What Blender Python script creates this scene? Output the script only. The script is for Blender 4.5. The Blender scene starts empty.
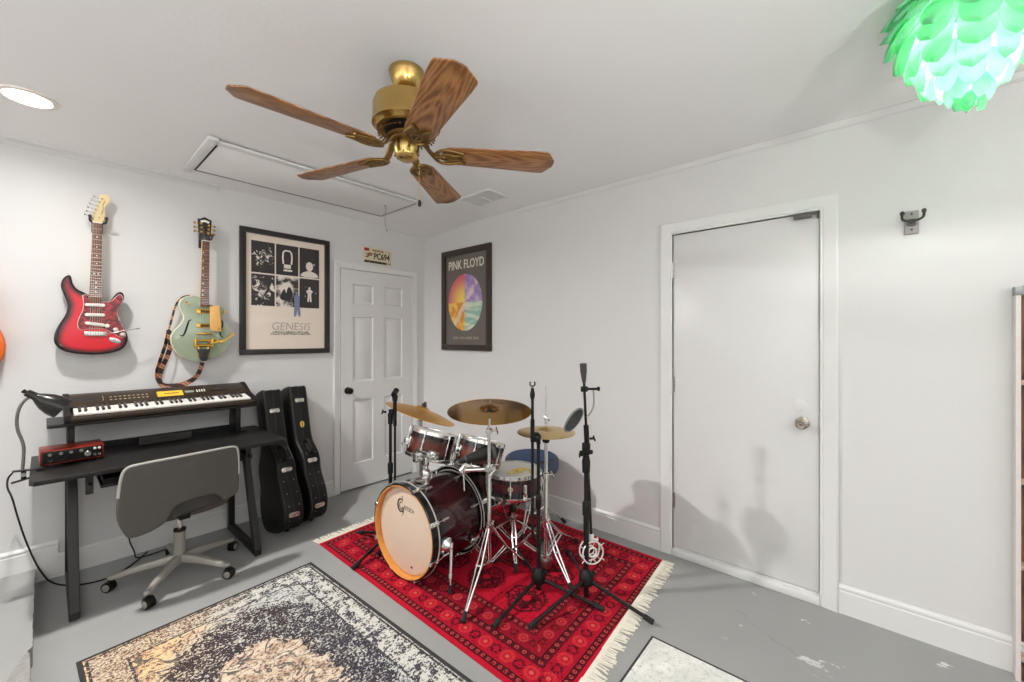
import bpy, bmesh, math, random
from mathutils import Matrix, Vector, Euler
random.seed(7)
SC = bpy.context.scene
COL = SC.collection
R = math.radians
PI = math.pi
CEIL = 2.575

# ------------------------------------------------------------------ materials
class NT:
    """A small wrapper that writes shader node trees as expressions."""
    def __init__(s, name, rough=.5, metal=0., **kw):
        s.mat = bpy.data.materials.new(name)
        s.mat.use_nodes = True
        s.t = s.mat.node_tree
        s.b = s.t.nodes['Principled BSDF']
        s.b.inputs['Roughness'].default_value = rough
        s.b.inputs['Metallic'].default_value = metal
        for k, v in kw.items():
            s.b.inputs[k.replace('_', ' ')].default_value = v
        s._o = None
    def put(s, sock, v):
        if isinstance(v, bpy.types.NodeSocket):
            s.t.links.new(v, sock)
        elif isinstance(v, (tuple, list)):
            sock.default_value = tuple(v) + ((1.,) if len(v) == 3 and len(sock.default_value) == 4 else ())
        else:
            sock.default_value = v
    def m(s, op, a, b=0., c=0.):
        n = s.t.nodes.new('ShaderNodeMath'); n.operation = op
        for i, v in enumerate((a, b, c)):
            s.put(n.inputs[i], v)
        return n.outputs[0]
    def add(s, a, b): return s.m('ADD', a, b)
    def sub(s, a, b): return s.m('SUBTRACT', a, b)
    def mul(s, a, b): return s.m('MULTIPLY', a, b)
    def gt(s, a, b): return s.m('GREATER_THAN', a, b)
    def lt(s, a, b): return s.m('LESS_THAN', a, b)
    def mn(s, a, b): return s.m('MINIMUM', a, b)
    def mx(s, a, b): return s.m('MAXIMUM', a, b)
    def ab(s, a): return s.m('ABSOLUTE', a)
    def band(s, a, lo, hi): return s.mul(s.gt(a, lo), s.lt(a, hi))
    def pp(s, a, k): return s.m('PINGPONG', a, k)
    def fr(s, a): return s.m('FRACT', a)
    def ss(s, a, lo, hi):
        n = s.t.nodes.new('ShaderNodeMapRange'); n.interpolation_type = 'SMOOTHSTEP'
        s.put(n.inputs[0], a); s.put(n.inputs[1], lo); s.put(n.inputs[2], hi)
        return n.outputs[0]
    def obj(s):
        if s._o is None:
            s._o = s.t.nodes.new('ShaderNodeTexCoord').outputs['Object']
        return s._o
    def xyz(s):
        n = s.t.nodes.new('ShaderNodeSeparateXYZ'); s.put(n.inputs[0], s.obj())
        return n.outputs[0], n.outputs[1], n.outputs[2]
    def vec(s, x, y, z=0.):
        n = s.t.nodes.new('ShaderNodeCombineXYZ')
        for i, v in enumerate((x, y, z)):
            s.put(n.inputs[i], v)
        return n.outputs[0]
    def noise(s, scale, detail=3., rough=.5, vec=None, dist=0.):
        n = s.t.nodes.new('ShaderNodeTexNoise')
        s.put(n.inputs['Vector'], s.obj() if vec is None else vec)
        n.inputs['Scale'].default_value = scale; n.inputs['Detail'].default_value = detail
        n.inputs['Roughness'].default_value = rough; n.inputs['Distortion'].default_value = dist
        return n.outputs[0]
    def vor(s, scale, vec=None, feature='F1', rnd=1.):
        n = s.t.nodes.new('ShaderNodeTexVoronoi'); n.feature = feature
        s.put(n.inputs['Vector'], s.obj() if vec is None else vec)
        n.inputs['Scale'].default_value = scale; n.inputs['Randomness'].default_value = rnd
        return n.outputs['Distance']
    def mix(s, f, a, b):
        n = s.t.nodes.new('ShaderNodeMix'); n.data_type = 'RGBA'
        s.put(n.inputs[0], f); s.put(n.inputs[6], a); s.put(n.inputs[7], b)
        return n.outputs[2]
    def attr(s, name):
        n = s.t.nodes.new('ShaderNodeAttribute'); n.attribute_name = name
        return n.outputs['Fac']
    def col(s, v): s.put(s.b.inputs['Base Color'], v); return s
    def rgh(s, v): s.put(s.b.inputs['Roughness'], v); return s
    def bump(s, h, strength=.3, dist=.01):
        n = s.t.nodes.new('ShaderNodeBump'); n.inputs['Strength'].default_value = strength
        n.inputs['Distance'].default_value = dist
        s.put(n.inputs['Height'], h); s.t.links.new(n.outputs[0], s.b.inputs['Normal'])
        return s

def lin(r, g, b):
    f = lambda c: (c / 255 / 12.92) if c / 255 <= .04045 else ((c / 255 + .055) / 1.055) ** 2.4
    return (f(r), f(g), f(b))

def plain(name, rgb, rough=.5, metal=0., var=.08, scale=30., bump=0., bscale=200., **kw):
    n = NT(name, rough, metal, **kw)
    c = lin(*rgb)
    f = n.noise(scale, 2.)
    n.col(n.mix(f, tuple(x * (1 - var) for x in c), tuple(min(1, x * (1 + var)) for x in c)))
    if bump:
        n.bump(n.noise(bscale, 2.), bump, .003)
    return n.mat

def glow(name, rgb, strength):
    n = NT(name, .4); n.col(lin(*rgb))
    n.b.inputs['Emission Color'].default_value = (*lin(*rgb), 1); n.b.inputs['Emission Strength'].default_value = strength
    return n.mat

# ------------------------------------------------------------------ geometry
def fr(o, u, v):
    """4x4 frame: local x=u, y=v, z=u x v, origin o."""
    u = Vector(u).normalized(); v = Vector(v); w = u.cross(v).normalized(); v = w.cross(u)
    m = Matrix((u, v, w)).transposed().to_4x4(); m.translation = Vector(o)
    return m
def axfr(o, z, xhint=(1, 0, 0)):
    z = Vector(z).normalized(); x = Vector(xhint)
    if abs(z.dot(x.normalized())) > .98: x = Vector((0, 1, 0))
    y = z.cross(x).normalized(); x = y.cross(z)
    m = Matrix((x, y, z)).transposed().to_4x4(); m.translation = Vector(o)
    return m
def wallA(x, z, y=0.): return fr((x, y, z), (1, 0, 0), (0, 0, 1))
def wallB(y, z, x=0.): return fr((x, y, z), (0, -1, 0), (0, 0, 1))
def T(x, y, z=0., rz=0.): return Matrix.Translation((x, y, z)) @ Matrix.Rotation(rz, 4, 'Z')

def offset_poly(p, d):
    n = len(p); a = sum(p[i][0] * p[(i + 1) % n][1] - p[(i + 1) % n][0] * p[i][1] for i in range(n))
    sg = 1 if a > 0 else -1
    out = []
    for i in range(n):
        e1 = Vector((p[i][0] - p[i - 1][0], p[i][1] - p[i - 1][1])); e2 = Vector((p[(i + 1) % n][0] - p[i][0], p[(i + 1) % n][1] - p[i][1]))
        if e1.length < 1e-9: e1 = e2
        if e2.length < 1e-9: e2 = e1
        e1.normalize(); e2.normalize()
        n1 = Vector((-e1.y, e1.x)) * sg; n2 = Vector((-e2.y, e2.x)) * sg
        b = n1 + n2
        if b.length < 1e-6: b = n1
        b.normalize(); k = d / max(.45, b.dot(n1))
        out.append((p[i][0] + b.x * k, p[i][1] + b.y * k))
    return out
def smooth_poly(p, it=2):
    for _ in range(it):
        q = []
        for i in range(len(p)):
            a, b = p[i], p[(i + 1) % len(p)]
            q += [(a[0] * .75 + b[0] * .25, a[1] * .75 + b[1] * .25), (a[0] * .25 + b[0] * .75, a[1] * .25 + b[1] * .75)]
        p = q
    return p
def smooth_line(pts, it=2):
    pts = [Vector(p) for p in pts]
    for _ in range(it):
        q = [pts[0]]
        for a, b in zip(pts, pts[1:]):
            q += [a * .75 + b * .25, a * .25 + b * .75]
        q.append(pts[-1]); pts = q
    return pts
def rrect(w, h, r, n=5, cx=0., cy=0.):
    out = []
    for (sx, sy, a0) in ((1, 1, 0), (-1, 1, 90), (-1, -1, 180), (1, -1, 270)):
        for i in range(n + 1):
            a = R(a0 + 90 * i / n)
            out.append((cx + sx * (w / 2 - r) + r * math.cos(a), cy + sy * (h / 2 - r) + r * math.sin(a)))
    return out
def ell(a, b, n=32, cx=0., cy=0.): return [(cx + a * math.cos(2 * PI * i / n), cy + b * math.sin(2 * PI * i / n)) for i in range(n)]

class G:
    def __init__(s): s.b = bmesh.new()
    def _x(s, vs, M):
        if M is not None: bmesh.ops.transform(s.b, matrix=M, verts=vs)
        return s
    def box(s, c, d, M=None, bev=0., seg=2):
        r = bmesh.ops.create_cube(s.b, size=1.)['verts']
        bmesh.ops.scale(s.b, vec=d, verts=r); bmesh.ops.translate(s.b, vec=c, verts=r)
        if bev:
            es = list({e for v in r for e in v.link_edges})
            rr = bmesh.ops.bevel(s.b, geom=es, offset=bev, segments=seg, affect='EDGES', profile=.5)
            r = rr['verts'] if rr['verts'] else r
            r = list({v for f in rr['faces'] for v in f.verts} | {v for v in r if v.is_valid})
        return s._x(r, M)
    def cyl(s, p, q, r, r2=None, n=14, cap=True):
        return s.tube([p, q], [r, r if r2 is None else r2], n, cap)
    def tube(s, pts, r, n=8, cap=True, closed=False):
        pts = [Vector(p) for p in pts]
        rs = r if isinstance(r, (list, tuple)) else [r] * len(pts)
        rings = []; up = None; N = len(pts)
        for i, p in enumerate(pts):
            if closed: d = pts[(i + 1) % N] - pts[i - 1]
            else: d = pts[min(i + 1, N - 1)] - pts[max(i - 1, 0)]
            if d.length < 1e-9: d = Vector((0, 0, 1))
            d.normalize()
            if up is None:
                up = d.orthogonal().normalized()
            up = (up - d * up.dot(d))
            up = up.normalized() if up.length > 1e-6 else d.orthogonal().normalized()
            sd = d.cross(up)
            rings.append([s.b.verts.new(p + (up * math.cos(2 * PI * k / n) + sd * math.sin(2 * PI * k / n)) * rs[i]) for k in range(n)])
        for i in range(N if closed else N - 1):
            a, b = rings[i], rings[(i + 1) % N]
            for k in range(n):
                s.b.faces.new((a[k], a[(k + 1) % n], b[(k + 1) % n], b[k]))
        if cap and not closed:
            s.b.faces.new(rings[0][::-1]); s.b.faces.new(rings[-1])
        return s
    def strip(s, pts, w, t, nrm=(0, 0, 1)):
        """flat bar / ribbon of width w and thickness t along pts; width lies across nrm."""
        pts = [Vector(p) for p in pts]; N = len(pts); nv = Vector(nrm); rings = []
        for i, p in enumerate(pts):
            d = (pts[min(i + 1, N - 1)] - pts[max(i - 1, 0)]).normalized()
            sd = d.cross(nv)
            sd = sd.normalized() if sd.length > 1e-6 else d.orthogonal().normalized()
            nn = sd.cross(d).normalized()
            rings.append([s.b.verts.new(p + sd * a * w / 2 + nn * b * t / 2) for a, b in ((-1, -1), (1, -1), (1, 1), (-1, 1))])
        for a, b in zip(rings, rings[1:]):
            for k in range(4): s.b.faces.new((a[k], a[(k + 1) % 4], b[(k + 1) % 4], b[k]))
        s.b.faces.new(rings[0][::-1]); s.b.faces.new(rings[-1])
        return s
    def lathe(s, prof, M=None, n=32, closed=False):
        rings = []; vs = []
        for (r, h) in prof:
            if r < 1e-6:
                v = s.b.verts.new((0, 0, h)); rings.append([v]); vs.append(v)
            else:
                rg = [s.b.verts.new((r * math.cos(2 * PI * k / n), r * math.sin(2 * PI * k / n), h)) for k in range(n)]
                rings.append(rg); vs += rg
        prs = list(zip(rings, rings[1:])) + ([(rings[-1], rings[0])] if closed else [])
        for a, b in prs:
            for k in range(n):
                q = (k + 1) % n
                if len(a) == 1 and len(b) == 1: continue
                if len(a) == 1: s.b.faces.new((a[0], b[q], b[k]))
                elif len(b) == 1: s.b.faces.new((a[k], a[q], b[0]))
                else: s.b.faces.new((a[k], a[q], b[q], b[k]))
        return s._x(vs, M)
    def ball(s, c, r, sc=(1, 1, 1), M=None, n=16):
        v = bmesh.ops.create_uvsphere(s.b, u_segments=n, v_segments=max(6, n // 2), radius=r)['verts']
        bmesh.ops.scale(s.b, vec=sc, verts=v); bmesh.ops.translate(s.b, vec=c, verts=v)
        return s._x(v, M)
    def torus(s, R0, r, M=None, n=32, k=8, arc=1.):
        pts = [(R0 * math.cos(2 * PI * arc * i / n), R0 * math.sin(2 * PI * arc * i / n), 0) for i in range(n if arc == 1. else n + 1)]
        if M is not None: pts = [M @ Vector(p) for p in pts]
        return s.tube(pts, r, k, closed=(arc == 1.))
    def prism(s, poly, z0, z1, M=None, bev=0., seg=3, grid=0.):
        a = sum(poly[i][0] * poly[(i + 1) % len(poly)][1] - poly[(i + 1) % len(poly)][0] * poly[i][1] for i in range(len(poly)))
        if a < 0: poly = poly[::-1]
        lev = []
        if bev:
            for i in range(seg + 1):
                t = PI / 2 * i / seg
                lev.append((bev * (1 - math.sin(t)), z0 + bev * (1 - math.cos(t))))
            for i in range(seg + 1):
                t = PI / 2 * (1 - i / seg)
                lev.append((bev * (1 - math.sin(t)), z1 - bev * (1 - math.cos(t))))
        else: lev = [(0, z0), (0, z1)]
        rings = []; vs = []
        for d, z in lev:
            pl = offset_poly(poly, d) if d else poly
            rg = [s.b.verts.new((x, y, z)) for x, y in pl]; rings.append(rg); vs += rg
        n = len(poly)
        for a, b in zip(rings, rings[1:]):
            for k in range(n): s.b.faces.new((a[k], a[(k + 1) % n], b[(k + 1) % n], b[k]))
        s.b.faces.new(rings[0][::-1]); ft = s.b.faces.new(rings[-1])
        if grid:
            xs = [p[0] for p in poly]; ys = [p[1] for p in poly]
            geo = [ft] + list(ft.edges) + list(ft.verts)
            for ax, lo, hi in ((0, min(xs), max(xs)), (1, min(ys), max(ys))):
                k = lo + grid
                while k < hi:
                    co = [0, 0, 0]; no = [0, 0, 0]; co[ax] = k; no[ax] = 1
                    r = bmesh.ops.bisect_plane(s.b, geom=geo, plane_co=co, plane_no=no)
                    geo = [g for g in r['geom'] if g.is_valid]
                    k += grid
            vs = list(s.b.verts)
        return s._x(vs, M)
    def quadgrid(s, f, nu, nv, closed_u=False):
        g = [[s.b.verts.new(f(i / (nu if closed_u else nu), j / nv)) for j in range(nv + 1)] for i in range(nu if closed_u else nu + 1)]
        for i in range(nu):
            for j in range(nv):
                a, b = g[i], g[(i + 1) % len(g)]
                s.b.faces.new((a[j], b[j], b[j + 1], a[j + 1]))
        return s
    def text(s, txt, size, M, depth=.0006, xs=1., align='CENTER', shear=0., off=0.):
        cu = bpy.data.curves.new('t', 'FONT'); cu.body = txt; cu.size = size; cu.extrude = depth; cu.align_x = align; cu.align_y = 'CENTER'; cu.shear = shear; cu.offset = off
        cu.resolution_u = 3
        o = bpy.data.objects.new('t', cu); COL.objects.link(o)
        dg = bpy.context.evaluated_depsgraph_get()
        me = bpy.data.meshes.new_from_object(o.evaluated_get(dg))
        k = len(s.b.verts); s.b.from_mesh(me); s.b.verts.ensure_lookup_table(); vs = list(s.b.verts)[k:]
        bmesh.ops.scale(s.b, vec=(xs, 1, 1), verts=vs); bmesh.ops.transform(s.b, matrix=M, verts=vs)
        bpy.data.objects.remove(o); bpy.data.curves.remove(cu); bpy.data.meshes.remove(me)
        return s
    def solid(s, t):
        bmesh.ops.recalc_face_normals(s.b, faces=s.b.faces)
        bmesh.ops.solidify(s.b, geom=list(s.b.faces), thickness=t); return s

def make(name, g, mat, parent=None, M=None, kind=None, ang=38, recalc=True, label=None):
    b = g.b
    if recalc: bmesh.ops.recalc_face_normals(b, faces=b.faces)
    ca = R(ang)
    for f in b.faces: f.smooth = True
    for e in b.edges:
        if len(e.link_faces) != 2 or e.calc_face_angle(0) > ca: e.smooth = False
    me = bpy.data.meshes.new(name); b.to_mesh(me); b.free(); me.materials.append(mat)
    o = bpy.data.objects.new(name, me); COL.objects.link(o)
    if parent is not None: o.parent = parent
    if M is not None: o.matrix_local = M
    if kind: o['kind'] = kind
    if label: o['label'] = label
    return o
def thing(name, label, cat, M, group=None):
    o = bpy.data.objects.new(name, None); COL.objects.link(o); o.matrix_local = M
    o.empty_display_size = .05
    o['label'] = label; o['category'] = cat
    if group: o['group'] = group
    return o
def tag(o, label, cat, group=None):
    o['label'] = label; o['category'] = cat
    if group: o['group'] = group
    return o
def copy_tree(o, parent=None):
    c = o.copy(); COL.objects.link(c)
    if parent is not None: c.parent = parent
    for ch in list(o.children): copy_tree(ch, c)
    return c

# ------------------------------------------------------------------ shared materials
BLACK = plain('black_metal', (17, 16, 16), .42, 0., .15, Specular_IOR_Level=.35)
BLACKP = plain('black_plastic', (15, 14, 14), .5, 0., .15, Specular_IOR_Level=.3)
RUBBER = plain('black_rubber', (24, 23, 23), .8, 0., .2, bump=.2)
CHROME = plain('chrome', (226, 226, 224), .14, 1., .04)
STEEL = plain('brushed_steel', (172, 170, 166), .32, 1., .08)
BRASS = plain('antique_brass', (196, 164, 100), .27, 1., .16, 14.)
BRASSD = plain('dark_antique_brass', (134, 106, 62), .38, 1., .25, 40.)
GOLD = plain('gold_plate', (222, 176, 78), .25, 1., .08)
WHITEP = plain('white_plastic', (228, 224, 214), .35)
def paint(name, rgb, rough, b=.12, sc=90.):
    n = NT(name, rough); c = lin(*rgb); f = n.noise(1.6, 3.)
    n.col(n.mix(f, tuple(x * .965 for x in c), tuple(min(1., x * 1.03) for x in c)))
    if b: n.bump(n.noise(sc, 4., .6), b, .004)
    return n.mat
WALL = paint('wall_paint', (211, 210, 209), .55)
CEILP = paint('ceiling_paint', (236, 236, 236), .7, .2, 45.)
TRIM = paint('trim_gloss_paint', (218, 218, 216), .32, .0)
DOORP = paint('door_paint', (214, 213, 212), .32, .06)
# ------------------------------------------------------------------ room shell
X0, Y0 = -4.7, -6.2
def ceil_z(x, y): return CEIL - .058 * math.exp(-((x / .55) ** 2 + (y / .55) ** 2)) + .0 * x
n = NT('painted_concrete_floor', .42)
fx, fy, fz = n.xyz()
base = n.mix(n.noise(1.1, 4., .6), lin(142, 142, 140), lin(153, 153, 151))
base = n.mix(n.mul(n.ss(n.noise(9., 5., .7), .62, .72), .35), base, lin(164, 162, 158))
spl = n.mul(n.ss(n.noise(5.2, 5., .62, n.vec(fx, n.mul(fy, .8))), .642, .665), n.mul(n.ss(fx, -.75, -.4), n.lt(fy, -2.95)))
base = n.mix(n.mul(spl, .75), base, lin(226, 225, 221))
dots = n.mul(n.mul(n.lt(n.vor(6.), .055), n.gt(n.noise(1.7), .5)), n.lt(fy, -2.9))
base = n.mix(n.mul(dots, .8), base, lin(226, 225, 220))
cr = n.ab(n.add(n.sub(fy, n.add(n.mul(n.add(fx, .45), 1.75), -3.33)), n.mul(n.sub(n.noise(6., 4., .7), .5), .3)))
base = n.mix(n.mul(n.mul(n.lt(cr, .004), n.band(fx, -.60, -.35)), .4), base, lin(112, 110, 107))
n.col(base); n.rgh(n.add(.3, n.mul(n.noise(3., 4.), .28)))
n.bump(n.noise(26., 5., .65), .12, .004)
FLOORM = n.mat
g = G(); g.box(((X0 - .1) / 2, (Y0 - .1) / 2, -.06), (-X0 + .5, -Y0 + .5, .12))
make('floor', g, FLOORM, kind='structure')
# raised slab along the left with a ragged, patched edge
rs = random.Random(3); edge = []
y = .0
while y > Y0 - .1:
    j = .0022 * rs.uniform(-1, 1) * (1 if y > -.95 else 2.5)
    edge.append((-2.792 + j - (.012 if y < -.95 else 0), y)); y -= .03
poly = edge + [(X0 - .1, Y0 - .1), (X0 - .1, 0)]
g = G(); g.prism(poly, 0., .086)
make('floor_slab', g, FLOORM, kind='structure')
PATCH = plain('rough_mortar', (142, 140, 136), .9, 0., .3, 60., bump=.8, bscale=90.)
pl = [(-2.80, -.95), (-2.795, -1.05), (-2.792, -1.2), (-2.79, -1.5), (-2.80, -1.9), (-2.85, -1.7), (-2.845, -1.4), (-2.865, -1.22), (-2.845, -1.08)]
g = G(); g.prism(smooth_poly(pl, 1), .07, .0895, bev=.003)
make('trim_1', g, PATCH, kind='structure')
# ceiling
g = G(); N = 48
def cf(a, b):
    x = (X0 - .1) * (1 - a) ** 2 + .05 * (1 - (1 - a) ** 2) if False else X0 - .1 + (0.15 - X0) * a
    y_ = Y0 - .1 + (.15 - Y0) * b
    return (x, y_, ceil_z(min(x, 0), min(y_, 0)))
g.quadgrid(cf, N, N)
g.box(((X0) / 2, Y0 / 2, CEIL + .08), (-X0 + .4, -Y0 + .4, .06))
make('ceiling', g, CEILP, kind='structure', ang=80)
# walls (boxes round the two door openings)
DA = (-.955, -.165, 2.087)     # opening in the back wall: x0, x1, top
DB = (-2.70, -3.487, 2.124)    # opening in the right wall: y near corner, y far, top
g = G()
def wbox(x0, x1, y0, y1, z0, z1): g.box(((x0 + x1) / 2, (y0 + y1) / 2, (z0 + z1) / 2), (abs(x1 - x0), abs(y1 - y0), abs(z1 - z0)))
wbox(X0 - .1, DA[0], 0, .12, 0, 2.62); wbox(DA[1], .12, 0, .12, 0, 2.62); wbox(DA[0], DA[1], 0, .12, DA[2], 2.62)
make('wall_back', g, WALL, kind='structure')
g = G()
wbox(0, .12, 0, DB[0], 0, 2.62); wbox(0, .12, DB[1], Y0 - .1, 0, 2.62); wbox(0, .12, DB[0], DB[1], DB[2], 2.62)
make('wall_right', g, WALL, kind='structure')
# two walls behind and beside the camera, with wide windows added for fill daylight
def win_wall(nm, M, L, a, b, z0, z1, wn):
    g = G()
    for (u0, u1, v0, v1) in ((0, a, 0, 2.62), (b, L, 0, 2.62), (a, b, 0, z0), (a, b, z1, 2.62)):
        g.box(((u0 + u1) / 2, (v0 + v1) / 2, -.05), (u1 - u0, v1 - v0, .1), M=M)
    make(nm, g, WALL, kind='structure')
    g = G(); k = int((b - a) / .8)
    for i in range(k + 1): g.box((a + (b - a) * i / k, (z0 + z1) / 2, -.05), (.05, z1 - z0, .05), M=M)
    for z in (z0, z1): g.box(((a + b) / 2, z, -.04), (b - a + .06, .05, .09), M=M)
    make(wn, g, TRIM, kind='structure')
win_wall('wall_left', fr((X0, Y0, 0), (0, 1, 0), (0, 0, 1)), -Y0, 2.2, 5.9, 1.45, 2.45, 'fill_window_1')
win_wall('wall_front', fr((0, Y0, 0), (-1, 0, 0), (0, 0, 1)), -X0, .5, 2.9, 1.5, 2.45, 'fill_window_2')

# ---- doors
# door_1: six panel door in the back wall (local u = x, v = z, w = out of the wall)
def door_six(M):
    w, h = .782, 2.066
    o = None
    g = G(); t = .004
    cols = ((.117, .327), (.45, .66)); rows = ((1.76, 1.945), (1.02, 1.637), (.243, .85))
    rows = [(a - .012, b - .012) for a, b in rows]
    us = [0, cols[0][0], cols[0][1], cols[1][0], cols[1][1], w]
    vs = [0, rows[2][0], rows[2][1], rows[1][0], rows[1][1], rows[0][0], rows[0][1], h]
    for i in range(5):
        for j in range(7):
            u0, u1, v0, v1 = us[i], us[i + 1], vs[j], vs[j + 1]
            if i in (1, 3) and j in (1, 3, 5):
                rings = []
                for d, z in ((0, 0), (.008, -.013), (.020, -.013), (.046, -.001)):
                    rings.append([g.b.verts.new(p) for p in ((u0 + d, v0 + d, z), (u1 - d, v0 + d, z), (u1 - d, v1 - d, z), (u0 + d, v1 - d, z))])
                for a, b in zip(rings, rings[1:]):
                    for k in range(4): g.b.faces.new((a[k], a[(k + 1) % 4], b[(k + 1) % 4], b[k]))
                g.b.faces.new(rings[-1])
            else:
                g.b.faces.new([g.b.verts.new(p) for p in ((u0, v0, 0), (u1, v0, 0), (u1, v1, 0), (u0, v1, 0))])
    bmesh.ops.remove_doubles(g.b, verts=g.b.verts, dist=1e-5)
    be = [e for e in g.b.edges if len(e.link_faces) == 1]
    r = bmesh.ops.extrude_edge_only(g.b, edges=be)
    nv = [v for v in r['geom'] if isinstance(v, bmesh.types.BMVert)]
    bmesh.ops.translate(g.b, vec=(0, 0, -.035), verts=nv)
    g.b.faces.new([g.b.verts.new(p) for p in ((0, 0, -.035), (w, 0, -.035), (w, h, -.035), (0, h, -.035))])
    o = make('door_1', g, DOORP, kind='structure'); o.matrix_local = M
    return o
d1 = door_six(wallA(-.951, .016, -.012))
KN = plain('black_bronze', (40, 34, 30), .3, .8, .1)
g = G(); g.lathe([(0, 0), (.032, 0), (.032, .004), (.026, .01), (.013, .012), (.012, .03), (.02, .036), (.028, .046), (.029, .056), (.022, .067), (0, .07)], n=28)
make('door_knob', g, KN, d1, Matrix.Translation((.066, .93, 0)), label='round black door knob')
for hz in (.25, 1.1, 1.86):
    g = G(); g.cyl((.787, hz - .045, .004), (.787, hz + .045, .004), .006, n=10); g.box((.782, hz, .001), (.01, .09, .003))
    make('hinge', g, DOORP, d1)
def casing(M, w, h, cw, nm, legs=0.):
    """mitred door casing round an opening w x h in local u,v; profile depth along w."""
    prof = [(0, 0), (0, .009), (.006, .012), (.012, .01), (.018, .013), (cw * .6, .016), (cw - .008, .019), (cw, .016), (cw, 0)]
    g = G(); rows = []
    for d, z in prof:
        rows.append([g.b.verts.new(p) for p in ((-d, legs, z), (-d, h + d, z), (w + d, h + d, z), (w + d, legs, z))])
    for a, b in zip(rows, rows[1:]):
        for k in range(3): g.b.faces.new((a[k], a[k + 1], b[k + 1], b[k]))
    for k in (0, 3): g.b.faces.new([r[k] for r in rows])
    # jamb lining into the wall
    for (c, s) in (((-.0015, h / 2, -.06), (.003, h, .12)), ((w + .0015, h / 2, -.06), (.003, h, .12)), ((w / 2, h + .0015, -.06), (w, .003, .12))):
        g.box(c, s)
    # stop behind the door leaf
    for (c, s) in (((.006, h / 2, -.065), (.012, h, .012)), ((w - .006, h / 2, -.065), (.012, h, .012)), ((w / 2, h - .006, -.065), (w, .012, .012))):
        g.box(c, s)
    g.box((w / 2, h / 2, -.116), (w + .04, h + .04, .004))  # unseen backing, added to block outside light round the door leaf
    make(nm, g, TRIM, M=M, kind='structure', ang=20)
casing(wallA(DA[0], 0), DA[1] - DA[0], DA[2], .062, 'trim_2')
# door_2: flush door in the right wall (u = -y)
g = G(); g.box((.39, 1.028, -.02), (.7815, 2.059, .04), bev=.002)
d2 = make('door_2', g, DOORP, kind='structure'); d2.matrix_local = wallB(-2.7035, .062, .007)
g = G(); g.lathe([(0, 0), (.033, 0), (.033, .004), (.028, .009), (.016, .012), (.0145, .028), (.022, .034), (.028, .045), (.027, .058), (.02, .064), (.012, .063), (.011, .066), (0, .066)], n=32)
kb = make('door_knob', g, plain('satin_nickel', (176, 168, 154), .24, 1., .08), d2, Matrix.Translation((.706, .907, 0)), label='round satin nickel door knob')
g = G(); g.box((0, 0, .0665), (.012, .003, .002)); make('keyhole', g, BLACK, kb)
g = G(); g.lathe([(0, 0), (.036, 0), (.036, .0015), (.0345, .002), (.004, .002), (0, .002)], n=40)
make('lock_cover', g, DOORP, d2, Matrix.Translation((.692, 1.0, 0)))
for hz in (.30, 1.068, 1.828):
    g = G(); g.cyl((-.004, hz - .05, .005), (-.004, hz + .05, .005), .0065, n=10); g.box((.004, hz, .002), (.014, .1, .003))
    for k in range(-2, 3): g.cyl((-.004, hz + k * .02 - .001, .005), (-.004, hz + k * .02 + .001, .005), .0072, n=10)
    make('hinge', g, STEEL, d2, label='steel butt hinge')
g = G(); g.box((.709, 2.043, .028), (.08, .028, .034), bev=.003); g.box((.76, 2.049, .024), (.03, .01, .01)); g.box((.775, 2.04, .01), (.008, .03, .02))
make('door_closer', g, plain('dark_grey_metal', (92, 90, 86), .45, .5), d2, label='small dark grey door closer')
g = G(); g.box((.782, .93, -.002), (.006, .06, .012)); make('strike_plate', g, STEEL, d2)
casing(wallB(DB[0], 0), DB[0] - DB[1], DB[2], .078, 'trim_3')
g = G(); g.box((.03, (DB[0] + DB[1]) / 2, .022), (.10, DB[0] - DB[1] + .0, .044), bev=.006); g.box((.03, (DB[0] + DB[1]) / 2, .048), (.03, DB[0] - DB[1], .012))
make('trim_4', g, TRIM, kind='structure')
# ---- baseboards
def base_prof(h):
    return [(0, 0), (.014, 0), (.014, h - .034), (.011, h - .03), (.011, h - .022), (.015, h - .018), (.013, h - .008), (.008, h - .004), (.006, h), (0, h)]
def baseboard(nm, segs, h=.142):
    g = G()
    for (M, L, z) in segs:
        pr = base_prof(h); rows = [[g.b.verts.new(M @ Vector((u, v + z, w))) for (w, v) in pr] for u in (0, L)]
        a, b = rows
        for k in range(len(pr)): g.b.faces.new((a[k], a[(k + 1) % len(pr)], b[(k + 1) % len(pr)], b[k]))
        g.b.faces.new(a); g.b.faces.new(b[::-1])
    make(nm, g, TRIM, kind='structure', ang=15)
baseboard('baseboard_back', [(wallA(X0, .0), -2.70 - X0, .078), (wallA(-2.70, 0), -1.018 + 2.70, 0), (wallA(-.103, 0), .103, 0)], .14)
g = G(); g.box((-2.745, -.005, .04), (.1, .01, .08)); make('trim_5', g, TRIM, kind='structure')
baseboard('baseboard_right', [(wallB(0, 0), 2.622, 0), (wallB(-3.566, 0), 2.6, 0)], .149)
baseboard('baseboard_left', [(fr((X0, Y0, 0), (0, 1, 0), (0, 0, 1)), -Y0, .086)])
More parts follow.
